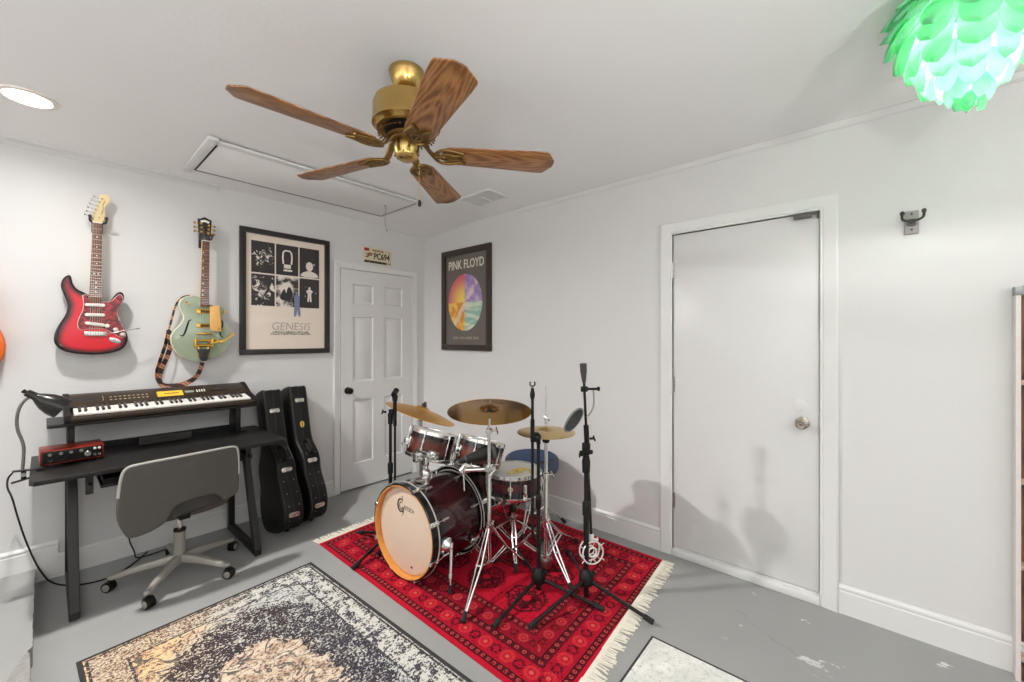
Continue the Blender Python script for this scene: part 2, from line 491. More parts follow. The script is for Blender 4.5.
# ---- crown trim
def crown(nm, M, L, fz, zd, depth, t0):
    pr = [(0, -zd), (.006, -zd), (.012, -zd + .008), (depth * .55, -.016), (depth, -.008), (depth, .03), (0, .03)]
    g = G(); NN = 40; rows = []
    for i in range(NN + 1):
        u = L * i / NN; z = fz(u)
        rows.append([g.b.verts.new(M @ Vector((u, z + v, w))) for (w, v) in pr])
    for a, b in zip(rows, rows[1:]):
        for k in range(len(pr)): g.b.faces.new((a[k], a[(k + 1) % len(pr)], b[(k + 1) % len(pr)], b[k]))
    g.b.faces.new(rows[0]); g.b.faces.new(rows[-1][::-1])
    make(nm, g, WALL, kind='structure', ang=12)
crown('trim_6', wallA(X0, 0), -1.9 - X0, lambda u: ceil_z(X0 + u, 0), .034, .045, 0)
crown('trim_7', wallB(-1.35, 0), 4.8, lambda u: ceil_z(0, -1.35 - u) + .012, .05, .03, 0)
# ---- attic hatch in the ceiling
hx0, hx1, hy0, hy1 = -2.10, -.71, -.845, -.30
h = thing('attic_hatch', 'white rectangular attic hatch in the ceiling above the guitars', 'hatch', Matrix.Translation(((hx0 + hx1) / 2, (hy0 + hy1) / 2, CEIL - .009)))
cx, cy = (hx0 + hx1) / 2, (hy0 + hy1) / 2
g = G(); g.box((0, -.008, -.003), (hx1 - hx0 - .022, hy1 - hy0 - .014, .012), bev=.001)
make('hatch_panel', g, CEILP, h)
g = G(); g.box((0, .0, -.0025), (hx1 - hx0 - .001, hy1 - hy0 + .001, .0115)); make('hatch_shadow_strip', g, plain('painted_gap_shadow', (58, 56, 54), .9), h)  # flush dark strip: the seam's shadow is painted in
g = G()
g.box((hx0 - cx - .03, -.02, -.009), (.052, hy1 - hy0 + .12, .02), bev=.004)
g.box((-.02, hy0 - cy - .03, -.007), (hx1 - hx0 + .02, .052, .014), bev=.004)
g.box((.0, hy1 - cy + .018, .0), (hx1 - hx0 + .03, .034, .010), bev=.001)
g.box((hx1 - cx + .018, -.01, .0), (.034, hy1 - hy0 + .06, .010), bev=.001)
make('hatch_frame', g, TRIM, h)
g = G(); g.tube(smooth_line([(.545, -.04, -.01), (.547, -.045, -.06), (.541, -.04, -.13), (.55, -.045, -.2), (.556, -.045, -.215)]), .0028, 6); g.ball((.557, -.045, -.22), .007); g.ball((.543, -.04, -.012), .006)
make('pull_string', g, plain('grey_string', (150, 147, 140), .8), h)
# ---- air vent in the ceiling
v = thing('ceiling_vent', 'white louvred air vent in the ceiling beyond the fan', 'vent', Matrix.Translation((-.42, -1.345, CEIL)))
g = G(); 
for (c, s) in (((-.1, 0, -.006), (.022, .335, .012)), ((.1, 0, -.006), (.022, .335, .012)), ((0, -.157, -.006), (.2, .022, .012)), ((0, .157, -.006), (.2, .022, .012)), ((0, 0, -.006), (.18, .012, .012))):
    g.box(c, s, bev=.002)
make('vent_frame', g, TRIM, v)
g = G()
for i in range(9): g.box((-.076 + i * .019, 0, -.005), (.015, .3, .0015), M=Matrix.Translation((-.076 + i * .019, 0, -.005)) @ Matrix.Rotation(R(35), 4, 'Y') @ Matrix.Translation((.076 - i * .019, 0, .005)))
make('louvres', g, plain('vent_grey', (206, 205, 203), .5), v)
g = G(); g.box((0, 0, .0005), (.2, .32, .002)); make('duct', g, plain('duct_dark', (120, 118, 116), .9), v)
# ---- recessed light
L = thing('recessed_ceiling_light', 'round lit recessed light in the ceiling at the left above the guitars', 'ceiling light', Matrix.Translation((-2.808, -.70, CEIL)))
g = G(); g.lathe([(.076, -.004), (.082, -.009), (.1, -.006), (.102, 0), (.076, 0)], n=48, closed=True); make('trim_ring', g, WHITEP, L)
g = G(); g.lathe([(0, -.0075), (.06, -.0075), (.078, -.005), (.078, 0), (0, 0)], n=40); make('lens', g, glow('led_lens', (255, 250, 240), 14.), L)
def lamp(name, kind, loc, energy, col=(1, .982, .955), **kw):
    d = bpy.data.lights.new(name, kind); d.energy = energy; d.color = col
    for k, v_ in kw.items(): setattr(d, k, v_)
    o = bpy.data.objects.new(name, d); COL.objects.link(o); o.location = loc
    return o
rl_ = lamp('recessed_light_source', 'AREA', (-2.808, -.70, CEIL - .014), 7.4, shape='DISK', size=.13, spread=R(168))
rl_.data.use_nodes = True; lt_ = rl_.data.node_tree; lf_ = lt_.nodes.new('ShaderNodeLightFalloff'); lf_.inputs['Strength'].default_value = 1.
ma_ = lt_.nodes.new('ShaderNodeMath'); ma_.operation = 'MULTIPLY_ADD'; ma_.inputs[1].default_value = .5
mb_ = lt_.nodes.new('ShaderNodeMath'); mb_.operation = 'MULTIPLY'; mb_.inputs[1].default_value = .58
lt_.links.new(lf_.outputs['Linear'], ma_.inputs[0]); lt_.links.new(lf_.outputs['Constant'], mb_.inputs[0]); lt_.links.new(mb_.outputs[0], ma_.inputs[2])
lt_.links.new(ma_.outputs[0], lt_.nodes['Emission'].inputs['Strength'])

def portal(loc, rot, sx, sy):  # guides sky light through the two added window openings
    o = lamp('fill_window_portal', 'AREA', loc, 1., shape='RECTANGLE', size=sx, size_y=sy)
    o.rotation_euler = rot; o.data.cycles.is_portal = True
portal((X0 - .02, Y0 + 4.05, 1.95), (0, R(-90), 0), 1.0, 3.7)
portal((-1.7, Y0 - .02, 1.975), (R(90), 0, 0), 2.4, .95)

# two uplighters added behind the camera as fill light bounced off the ceiling
for k, (x, y, e_) in enumerate(((-3.8, -4.3, 40.), (-2.7, -5.3, 32.))):
    fl_ = thing('added_fill_lamp', ('added uplighter fill lamp standing unseen on the raised slab by the left wall', 'added uplighter fill lamp standing unseen in the room before the front wall')[k], 'fill lamp', T(x, y, .086 if x < -2.8 else 0))
    g = G(); g.lathe([(0, 0), (.14, 0), (.14, .012), (.12, .022), (.02, .03), (0, .03)], n=32); make('base', g, BLACK, fl_)
    g = G(); g.cyl((0, 0, .02), (0, 0, 1.22), .012, n=14); make('pole', g, BLACK, fl_)
    g = G(); g.lathe([(0, 1.20), (.04, 1.205), (.11, 1.25), (.15, 1.31), (.145, 1.31), (.105, 1.256), (.04, 1.213), (0, 1.21)], n=36); make('lamp_bowl', g, BLACK, fl_)
    g = G(); g.ball((0, 0, 1.245), .028); make('bulb', g, WHITEP, fl_)
    o = lamp('added_uplight', 'AREA', (x, y, 1.335 + (.086 if x < -2.8 else 0)), e_, shape='DISK', size=.26); o.rotation_euler = (PI, 0, 0)
# ------------------------------------------------------------------ ceiling fan
def wood(name, dark, mid, light, k=1., rough=.35, ax=0):
    n = NT(name, rough)
    x, y, z = n.xyz()
    if ax == 2: x, z = z, x
    w1 = n.noise(3.2, 3., .5, n.vec(n.mul(x, .9), n.mul(y, 7.), n.mul(z, 7.)))
    f = n.add(n.add(n.mul(n.mul(y, y), 760. * k), n.mul(x, 9. * k)), n.mul(w1, 2.2))
    ring = n.pp(f, .5)
    ring = n.ss(ring, .05, .46)
    fine = n.noise(60., 3., .6, n.vec(n.mul(x, .12), y, z))
    c = n.mix(ring, lin(*dark), lin(*mid))
    c = n.mix(n.ss(fine, .45, .75), c, lin(*light))
    n.col(c); n.bump(fine, .08, .002)
    return n.mat
OAK = wood('fan_blade_oak', (112, 72, 40), (158, 110, 66), (174, 126, 82))
fan = thing('ceiling_fan', 'antique brass ceiling fan with five wood blades on the white ceiling', 'ceiling fan', Matrix.Translation((-1.736, -2.206, 0)))
g = G(); g.lathe([(.0, 2.575), (.072, 2.575), (.074, 2.567), (.071, 2.556), (.066, 2.535), (.055, 2.51), (.04, 2.495), (.03, 2.49), (0, 2.49)], n=40)
make('canopy', g, BRASS, fan)
g = G(); g.lathe([(0, 2.50), (.018, 2.495), (.02, 2.47), (.034, 2.468), (.036, 2.452), (0, 2.45)], n=28); make('downrod', g, BRASSD, fan)
g = G(); g.lathe([(0, 2.455), (.05, 2.455), (.105, 2.45), (.132, 2.438), (.139, 2.42), (.139, 2.352), (.142, 2.348), (.142, 2.338), (.130, 2.332), (.121, 2.322), (.085, 2.318), (0, 2.318)], n=56)
mh = make('motor_housing', g, BRASS, fan)
g = G()
for i in range(34):
    a = 2 * PI * i / 34
    M = Matrix.Rotation(a, 4, 'Z') @ Matrix.Translation((.1, 0, 2.306)) @ Matrix.Rotation(R(33), 4, 'Y')
    g.box((0, 0, 0), (.046, .0075, .006), M=M, bev=.0015, seg=1)
g.lathe([(.122, 2.322), (.124, 2.318), (.118, 2.314), (.114, 2.318)], n=48, closed=True)
g.lathe([(.072, 2.298), (.08, 2.294), (.08, 2.284), (.07, 2.28)], n=40)
make('vent_ring', g, BRASSD, mh)
g = G(); g.lathe([(0, 2.318), (.1, 2.318), (.068, 2.296), (0, 2.29)], n=40); make('vent_core', g, BLACK, mh)
g = G(); g.lathe([(0, 2.296), (.062, 2.294), (.066, 2.286), (.06, 2.276), (.048, 2.272), (0, 2.27)], n=36); make('flywheel', g, BRASSD, fan)
g = G(); g.lathe([(0, 2.272), (.05, 2.272), (.053, 2.268), (.053, 2.232), (.05, 2.226), (.05, 2.218), (.044, 2.204), (.03, 2.196), (.012, 2.194), (0, 2.194)], n=40)
sh = make('switch_housing', g, BRASS, fan)
for i in range(4):
    a = R(40 + 90 * i); g = G(); g.ball((.0515 * math.cos(a), .0515 * math.sin(a), 2.216), .0035, n=8); make('screw', g, BLACK, sh)
# one blade with its iron, copied round
r0, r1 = .165, .645
bl = [(r0, -.050), (r0 + .03, -.058), (.40, -.066), (.545, -.0745), (.595, -.075), (.607, -.073), (.614, -.066), (.637, -.03), (r1, -.02), (r1, .02), (.637, .03), (.614, .066), (.607, .073), (.595, .075), (.545, .0745), (.40, .066), (r0 + .03, .058), (r0, .050), (r0 - .012, .03), (r0 - .016, .0), (r0 - .012, -.03)]
ZB = 2.228
angs = tuple(177. - 72 * i for i in range(5))
def bmat(a): return Matrix.Rotation(R(a), 4, 'Z') @ Matrix.Translation((0, 0, ZB)) @ Matrix.Rotation(R(-11), 4, 'X')
g = G(); g.prism(smooth_poly(bl, 1), -.003, .003, bev=.0015, seg=2)
b0 = make('blade', g, OAK, fan, bmat(angs[0]))
g = G()
# scrolled brass iron: arm from the flywheel, two lobes and a centre leaf with openings
g.strip(smooth_line([(.05, 0, .056), (.07, 0, .05), (.095, 0, .014), (.112, 0, -.004), (.14, 0, -.007)]), .032, .007)
for sy in (-1, 1):
    pts = [(.112, .004 * sy, -.0075), (.132, .036 * sy, -.0075), (.165, .05 * sy, -.0075), (.205, .04 * sy, -.0075), (.235, .030 * sy, -.0075), (.25, .040 * sy, -.0075), (.222, .012 * sy, -.0075), (.195, .014 * sy, -.0075), (.165, .024 * sy, -.0075), (.145, .009 * sy, -.0075)]
    g.tube(smooth_line(pts, 2), .0065, 8)
g.tube(smooth_line([(.11, 0, -.007), (.16, 0, -.008), (.205, 0, -.008)]), .006, 8)
g.torus(.011, .0055, M=Matrix.Translation((.185, 0, -.008)), n=20)
for p in ((.17, .036), (.17, -.036), (.21, 0)): g.ball((p[0], p[1], -.008), .006, (1, 1, .6), n=10)
make('blade_iron', g, BRASSD, b0)
for a in angs[1:]:
    c = copy_tree(b0, fan); c.matrix_local = bmat(a)
g = G(); g.tube([(.049, -.02, 2.206), (.05, -.021, 2.03)], .0012, 5)
for k in range(28): g.ball((.0495, -.0205, 2.2 - .006 * k), .0021, n=6)
pc = make('pull_chain', g, BRASS, fan)
g = G(); g.lathe([(0, 0), (.005, .0), (.0075, -.006), (.0075, -.02), (.005, -.027), (0, -.028)], M=Matrix.Translation((.05, -.021, 2.033)), n=14)
make('chain_fob', g, BLACK, pc)

# ------------------------------------------------------------------ pendant lamp of overlapping leaves
PX, PY, PZ = -.812, -3.93, 2.162
pend = thing('pendant_lamp', 'green glowing pendant lamp of overlapping plastic leaves shaped like a pine cone', 'pendant lamp', Matrix.Translation((PX, PY, PZ)))
n = NT('translucent_green_leaf', .35)
x, y, z = n.xyz()
t = n.t; out = t.nodes['Material Output']
tr = t.nodes.new('ShaderNodeBsdfTranslucent'); ms = t.nodes.new('ShaderNodeMixShader')
n.col(n.mix(n.noise(3.5, 2.), lin(120, 220, 164), lin(176, 240, 204))); n.put(tr.inputs[0], n.mix(n.noise(2.5, 2.), lin(196, 244, 218), lin(232, 253, 243))); n.put(ms.inputs[0], .55)
t.links.new(n.b.outputs[0], ms.inputs[1]); t.links.new(tr.outputs[0], ms.inputs[2]); t.links.new(ms.outputs[0], out.inputs[0])
LEAF = n.mat
def shade_r(hh):   # radius of the leaf tips at height hh above the tip
    P = [(0, .002), (.03, .026), (.07, .064), (.12, .106), (.18, .147), (.24, .176), (.30, .188), (.36, .18), (.40, .155), (.42, .13)]
    for (a, ra), (b, rb) in zip(P, P[1:]):
        if hh <= b: return ra + (rb - ra) * (hh - a) / (b - a)
    return P[-1][1]
rows = [(.0, 4, .075), (.028, 6, .085), (.062, 8, .095), (.10, 9, .105), (.145, 10, .115), (.19, 11, .12), (.235, 12, .12), (.28, 12, .115), (.315, 12, .1), (.345, 10, .085)]
rl = random.Random(5)
for ri, (h0, cnt, ln) in enumerate(rows):
    for k in range(cnt):
        a = 2 * PI * (k + (.5 if ri % 2 else 0.)) / cnt + rl.uniform(-.03, .03)
        rt = shade_r(h0) + .020 + .012 * rl.random(); rb = max(.01, shade_r(min(.42, h0 + ln)) - .062)
        if h0 > .27: rb = shade_r(min(.42, h0 + ln)) - .06
        hw = PI / cnt * .97; zj = rl.uniform(-.008, .008)
        g = G()
        def f(u, v, a=a, rt=rt, rb=rb, hw=hw, h0=h0, ln=ln, zj=zj):
            # v 0 = tip, 1 = root; rounded tip
            s_ = (u - .5) * 2
            wv = math.sqrt(max(0., 1 - (1 - min(1., v / .46)) ** 2.)) if v < .46 else 1.
            tipz = h0 + ln * v + zj
            r_ = rt + (rb - rt) * v + .016 * math.sin(PI * v) - .016 * s_ * s_ * (1 - v) 
            aa = a + s_ * hw * max(.04, wv)
            return (r_ * math.cos(aa), r_ * math.sin(aa), tipz)
        g.quadgrid(f, 6, 7); g.solid(.0012)
        make('leaf', g, LEAF, pend, ang=60)
g = G(); g.ball((0, 0, .25), .034, (1, 1, 1.2)); make('bulb', g, glow('lit_bulb', (255, 246, 230), 30.), pend)
g = G(); g.lathe([(0, .29), (.02, .29), (.024, .33), (.018, .36), (.006, .365), (.004, CEIL - PZ - .02), (.0, CEIL - PZ - .02)], n=20); make('lamp_holder', g, WHITEP, pend)
g = G(); g.lathe([(0, 0), (.055, 0), (.05, -.02), (.012, -.03), (0, -.03)], M=Matrix.Translation((0, 0, CEIL - PZ)), n=28); make('ceiling_rose', g, WHITEP, pend)
pl = lamp('pendant_bulb_source', 'POINT', (PX, PY, PZ + .215), 7.5, col=(1, .98, .94), shadow_soft_size=.03)
sp = lamp('pendant_downlight_source', 'SPOT', (PX, PY, PZ - .015), 7., col=(1, .985, .96), shadow_soft_size=.035, spot_size=R(165), spot_blend=.25)
# ------------------------------------------------------------------ keyboard desk
n = NT('black_woodgrain_laminate', .45)
x, y, z = n.xyz()
n.col(n.mix(n.noise(40., 3., .6, n.vec(n.mul(x, .08), y, z)), lin(22, 21, 20), lin(38, 36, 35)))
n.b.inputs['Specular IOR Level'].default_value = .3
n.bump(n.noise(60., 3., .6, n.vec(n.mul(x, .08), y, z)), .06, .002)
LAM = n.mat
GREYM = plain('dark_grey_powder_coat', (40, 38, 37), .5, .2, .12)
DZ = .75
desk = thing('keyboard_desk', 'black two tier keyboard desk with angled legs against the back wall', 'desk', T(-2.235, -.36))
def D_(x, y, z): return (x + 2.235, y + .36, z)
# main top: a deep slab with chamfered front corners
pts = [(-2.806, -.03), (-2.806, -.665), (-2.79, -.695), (-1.675, -.695), (-1.66, -.67), (-1.66, -.03)]
g = G(); g.prism([(a + 2.235, b + .36) for a, b in pts], DZ - .022, DZ, bev=.002)
make('desktop', g, LAM, desk)
g = G(); g.box(D_(-2.245, -.045, DZ + .014), (.93, .02, .04)); g.box(D_(-2.245, -.045, DZ - .05), (.93, .016, .09))
make('back_rail', g, BLACK, desk)
g = G(); g.prism([(a + 2.235, b + .36) for a, b in [(-2.748, -.02), (-2.748, -.345), (-2.74, -.355), (-1.735, -.355), (-1.724, -.345), (-1.724, -.02)]], .945, .963, bev=.002)
make('upper_shelf', g, LAM, desk)
for sx in (-2.655, -1.825):
    # Z shaped leg frame: floor bar, raking front post, inner post, top bar
    g = G()
    yz = lambda a, b: D_(sx, a, b)
    def bar(p, q, w=.04, t=.04):
        p = Vector(yz(*p)); q = Vector(yz(*q)); d = (q - p); L = d.length
        M = fr((p + q) / 2, (1, 0, 0), d)
        g.box((0, 0, 0), (t, L, w), M=M, bev=.003, seg=1)
    bar((-.04, .022), (-.655, .022)); bar((-.635, .02), (-.36, DZ - .03), .045); bar((-.30, DZ - .04), (-.08, DZ - .04))
    bar((-.06, .03), (-.06, DZ - .03), .04); bar((-.40, .65), (-.09, .65), .03)
    lg = make('leg', g, BLACK if sx > -2 else GREYM, desk)
    for yy in (-.63, -.06):
        g = G(); g.cyl(yz(yy, 0), yz(yy, .006), .018, n=12); make('foot_pad', g, RUBBER, lg)
    # shelf upright: folded steel side plate
    g = G(); g.box(D_(sx, -.15, .848), (.03, .17, .194), bev=.002); g.box(D_(sx + .02, -.15, .94), (.06, .17, .006)); g.box(D_(sx + .02, -.15, DZ + .004), (.06, .17, .006))
    make('shelf_upright', g, BLACK, desk)
# pull out tray under the top
g = G(); g.box(D_(-2.23, -.44, .652), (.66, .40, .016), bev=.002); g.box(D_(-2.23, -.44, .672), (.64, .38, .03)); make('keyboard_tray', g, BLACKP, desk)
for sx in (-2.60, -1.87):
    g = G(); g.box(D_(sx, -.50, .668), (.012, .34, .02)); g.box(D_(sx, -.60, .672), (.03, .03, .108)); g.box(D_(sx + (.02 if sx < -2 else -.02), -.38, .69), (.05, .02, .012)); g.box(D_(sx, -.38, .71), (.014, .02, .05)); make('tray_bracket', g, GREYM, desk)

# ------------------------------------------------------------------ long box lying at the back of the desktop
sb = plain('dark_grey_casing', (54, 53, 50), .6, 0., .15, bump=.15)
bt = thing('desk_speaker_bar', 'long dark grey bar lying at the back of the black desktop under the shelf', 'speaker bar', T(-2.222, -.155, DZ))
g = G(); g.box((0, 0, .024), (.27, .065, .046), bev=.006); make('casing', g, sb, bt)
g = G(); g.box((0, -.033, .024), (.25, .002, .036)); make('front_grille', g, plain('grille_cloth', (58, 57, 55), .9, bump=.5, bscale=900.), bt)

# ------------------------------------------------------------------ audio interface
ai = thing('audio_interface', 'red audio interface with black knobbed front on the left of the desktop', 'audio interface', T(-2.655, -.335, DZ, R(2)))
RED = plain('red_anodised', (150, 44, 28), .35, .5, .08)
g = G(); g.box((0, 0, .052), (.24, .16, .075), bev=.004); make('case', g, RED, ai)
g = G(); g.box((0, -.0805, .052), (.226, .004, .062), bev=.001); fp = make('front_panel', g, BLACKP, ai)
for i, px_ in enumerate((-.085, -.045, -.008, .03)):
    g = G(); g.lathe([(0, 0), (.008, 0), (.0075, .010), (.006, .012), (0, .012)], M=fr((px_, -.0825, .068), (1, 0, 0), (0, 0, 1)), n=16)
    make('knob', g, STEEL, ai)
    if i < 2:
        g = G(); g.lathe([(.004, .002), (.010, .004), (.012, .003), (.013, 0), (.004, 0)], M=fr((px_, -.0825, .040), (1, 0, 0), (0, 0, 1)), n=20, closed=True); make('jack_socket', g, BLACK, ai)
g = G(); g.lathe([(0, 0), (.015, 0), (.014, .012), (.012, .014), (0, .014)], M=fr((.055, -.0825, .046), (1, 0, 0), (0, 0, 1)), n=24); make('monitor_knob', g, STEEL, ai)
for px_ in (.083, .101):
    g = G(); g.lathe([(0, 0), (.0065, 0), (.006, .009), (0, .01)], M=fr((px_, -.0825, .070), (1, 0, 0), (0, 0, 1)), n=16); make('knob', g, WHITEP, ai)
    g = G(); g.lathe([(.003, .001), (.006, .003), (.0075, 0), (.003, 0)], M=fr((px_, -.0825, .036), (1, 0, 0), (0, 0, 1)), n=16, closed=True); make('headphone_jack', g, STEEL, ai)
for (a, b) in ((-.1, -.06), (.1, -.06), (-.1, .06), (.1, .06)):
    g = G(); g.cyl((a, b, 0), (a, b, .015), .009, n=12); make('foot', g, RUBBER, ai)

# ------------------------------------------------------------------ electronic keyboard on the upper shelf
KBX, KBY, KBZ = -2.216, -.20, .963
kb = thing('electronic_keyboard', 'dark electronic piano keyboard lying on the upper desk shelf', 'keyboard', T(KBX, KBY - .165, KBZ - .004) @ Matrix.Rotation(R(8), 4, 'X') @ Matrix.Translation((0, .165, 0)))
KD = plain('keyboard_casing', (58, 46, 35), .36, .3, .1)
L2 = .462
def prof(g, pr, x0, x1):
    a = [g.b.verts.new((x0, p, q)) for p, q in pr]; b = [g.b.verts.new((x1, p, q)) for p, q in pr]; k = len(pr)
    for i in range(k): g.b.faces.new((a[i], a[(i + 1) % k], b[(i + 1) % k], b[i]))
    g.b.faces.new(a[::-1]); g.b.faces.new(b)
g = G()
prof(g, [(-.175, .012), (-.178, .03), (-.172, .043), (-.164, .045), (-.163, .03), (-.024, .03), (-.024, .06), (-.012, .066), (.09, .094), (.13, .101), (.145, .094), (.148, .06), (.14, .012)], -L2, L2)
make('casing', g, KD, kb)
for sx in (-1, 1):
    g = G()
    prof(g, [(-.178, .012), (-.181, .034), (-.172, .050), (-.03, .062), (.09, .099), (.13, .106), (.150, .098), (.152, .06), (.145, .012)], sx * (L2 - .018), sx * (L2 + .008))
    make('end_cheek', g, BLACKP, kb)
for (a, b) in ((-.4, -.14), (.4, -.14), (-.4, .11), (.4, .11)):
    g = G(); g.cyl((a, b, .006 if b < 0 else -.034), (a, b, .014), .014, n=12); make('foot', g, RUBBER, kb)
IV = plain('ivory_key', (235, 232, 224), .3, 0., .03); EB = plain('ebony_key', (22, 21, 21), .3)
nw = 36; kw = (2 * L2 - .06) / nw; xw = -L2 + .03
for i in range(nw):
    g = G(); g.box((xw + (i + .5) * kw, -.0935, .044), (kw - .0012, .135, .020), bev=.0015, seg=1); make('white_key', g, IV, kb)
for i in range(nw - 1):
    if i % 7 in (2, 6): continue
    g = G(); g.prism([(-.0062, -.046), (.0062, -.046), (.0055, .046), (-.0055, .046)], 0, .012, M=Matrix.Translation((xw + (i + 1) * kw, -.073, .0535)), bev=.0015, seg=1); make('black_key', g, EB, kb)
def top(u, s_): # point on the sloping panel: u along x, s_ 0..1 up the slope
    return Vector((u, -.015 + .105 * s_, .062 + .032 * s_))
PM = lambda u, s_: fr(top(u, s_) + Vector((0, -.0003, .0008)), (1, 0, 0), (0, .105, .032))
g = G(); g.prism(rrect(.135, .075, .003), 0, .0015, M=PM(.015, .5)); st = make('yellow_card', g, plain('yellow_card', (232, 186, 58), .6), kb)
g = G(); g.prism(rrect(.075, .010, .002), .0015, .0022, M=PM(.022, .55)); make('card_print', g, plain('card_print_brown', (120, 92, 34), .6), st)
g = G(); g.prism(rrect(.05, .028, .002), 0, .0012, M=PM(.118, .6)); make('display', g, plain('lcd_grey', (150, 152, 132), .25), kb)
for i in range(9):
    g = G(); g.box((0, 0, .002), (.011, .006, .004), M=PM(-.27 + .021 * i, .35), bev=.001, seg=1); make('button', g, plain('pale_button', (196, 178, 140), .4) if i == 0 else bpy.data.materials['pale_button'], kb)
    g = G(); g.box((0, 0, .002), (.011, .006, .004), M=PM(-.27 + .021 * i, .65), bev=.001, seg=1); make('button', g, bpy.data.materials['pale_button'], kb)
for i in range(4):
    g = G(); g.box((0, .004, .002), (.007, .03, .004), M=PM(.16 + .014 * i, .55), bev=.001, seg=1); make('slider', g, WHITEP, kb)
for i in range(6):
    g = G(); g.cyl((0, 0, 0), (0, 0, .004), .005, n=10); make('button', g, BLACKP, kb, PM(.24 + .018 * i, .45))
g = G()
prof(g, [(.02, .0745), (.02, .0752), (.075, .092), (.075, .0913)], -.305, -.3025)
make('panel_line', g, bpy.data.materials['pale_button'], kb)
g = G(); g.prism(rrect(.15, .07, .01), 0, .001, M=PM(.37, .5)); make('speaker_grille', g, plain('brown_grille', (44, 39, 35), .8, bump=.5, bscale=900.), kb)
g = G(); g.prism(rrect(.13, .07, .01), 0, .001, M=PM(-.385, .5)); make('speaker_grille', g, bpy.data.materials['brown_grille'], kb)

# ------------------------------------------------------------------ clip-on desk lamp
dl = thing('desk_lamp', 'black clip-on desk lamp with grey gooseneck at the left end of the desk', 'desk lamp', T(-2.80, -.45, DZ))
o = Vector((-2.80, -.45, DZ))
q = lambda *p: Vector(p) - o
g = G(); g.box((.0, 0, .012), (.105, .03, .006), M=Matrix.Translation((-.012, 0, .0)) @ Matrix.Rotation(R(4), 4, 'Y'), bev=.002); g.box((.0, 0, 0), (.075, .028, .006), M=Matrix.Translation((-.03, 0, -.034)) @ Matrix.Rotation(R(-12), 4, 'Y'), bev=.002); g.cyl((-.026, 0, -.034), (-.026, 0, .016), .009, n=12); g.box((.03, 0, .005), (.03, .03, .01), bev=.002)
make('clamp', g, BLACK, dl)
g = G(); g.cyl((-.026, -.015, -.006), (-.026, .015, -.006), .010, n=14); make('clamp_spring', g, STEEL, dl)
neck = smooth_line([q(-2.83, -.45, .765), q(-2.826, -.45, .83), q(-2.825, -.45, .90), q(-2.85, -.45, .98), q(-2.846, -.45, 1.07), q(-2.825, -.45, 1.12), q(-2.80, -.45, 1.138)], 3)
g = G(); L_ = len(neck); g.tube(neck, [.0062 + .0006 * (i % 2) for i in range(L_)], 10); make('gooseneck', g, plain('grey_flex', (120, 117, 112), .4, .6), dl)
hd0 = q(-2.815, -.45, 1.158); hd1 = q(-2.69, -.46, 1.06)
Mh = axfr(hd0, hd1 - hd0); HL = (hd1 - hd0).length
g = G(); g.lathe([(0, -.004), (.014, -.004), (.018, 0), (.019, .035), (.022, .042), (.03, .055), (.045, .085), (.054, .12), (.056, HL), (.053, HL), (.05, .118), (.04, .08), (.02, .05), (0, .05)], M=Mh, n=32)
hd = make('lamp_shade', g, plain('black_gloss_enamel', (36, 35, 33), .25, .2), dl)
g = G(); g.cyl((0, 0, -.02), (0, 0, 0), .006, n=10); g.box((0, .01, -.012), (.02, .006, .012)); make('switch', g, BLACKP, hd, Mh)
g = G(); g.ball((0, 0, HL - .045), .026, M=Mh); make('bulb', g, WHITEP, hd)
cpts = [q(-2.862, -.45, .758), q(-2.878, -.44, .735), q(-2.885, -.32, .66), q(-2.875, -.12, .56), q(-2.865, -.05, .47), q(-2.85, -.035, .38), q(-2.83, -.03, .28), q(-2.795, -.03, .14), q(-2.765, -.05, .06), q(-2.735, -.085, .010), q(-2.68, -.19, .006), q(-2.6, -.26, .006), q(-2.5, -.28, .006), q(-2.40, -.2, .006), q(-2.3, -.05, .006)]
g = G(); g.tube(smooth_line(cpts, 3), .0042, 8); make('power_cord', g, BLACKP, dl)
tag(make('power_cable', (lambda g: g.tube(smooth_line([(-2.39, -.03, .66), (-2.395, -.03, .45), (-2.38, -.025, .25), (-2.395, -.03, .12), (-2.36, -.04, .02), (-2.37, -.12, .006), (-2.2, -.1, .006)], 3), .0038, 8))(G()), BLACKP), 'thin black cable hanging behind the desk down to the baseboard', 'cable')

# ------------------------------------------------------------------ office chair
ch = thing('office_chair', 'grey swivel office chair on casters pulled up to the keyboard desk', 'chair', T(-2.215, -.545, 0, R(0)))
UPH = plain('grey_upholstery', (78, 76, 72), .75, 0., .1, 120., bump=.25, bscale=600.)
UPL = plain('light_grey_piping', (176, 174, 168), .6)
SIL = plain('silver_grey_plastic', (150, 147, 140), .42, .25, .06)
# back shell: outline in u (across) and v (up), bent round the sitter
bo = [(-.205, .385), (-.225, .42), (-.252, .50), (-.250, .60), (-.240, .72), (-.225, .768), (-.18, .782), (0, .79), (.19, .792), (.228, .786), (.244, .76), (.25, .62), (.25, .52), (.235, .49), (.20, .475), (.165, .47), (.155, .505), (.125, .532), (.05, .53), (-.02, .522), (-.045, .50), (-.06, .455), (-.08, .43), (-.13, .40)]
def bend(g, k=1.):
    for v_ in g.b.verts:
        u, vv, w_ = v_.co
        yb = -.268 + .55 * u * u - .05 * (vv - .6) + .45 * max(0, .5 - vv) ** 2
        v_.co = (u * 1.085 - .026, yb - w_, vv)
g = G(); g.prism(smooth_poly(bo, 2), -.02, .022, bev=.014, seg=4, grid=.03); bend(g)
bk = make('backrest', g, UPH, ch, ang=50)
edge_ = smooth_poly(offset_poly(bo, .003), 2)
sel = [p for p in edge_ if p[1] > .60]
sel.sort(key=lambda p: math.atan2(p[1] - .55, p[0]), reverse=True)
g = G(); g.tube([(u, v_, .016) for u, v_ in sel], .0065, 8)
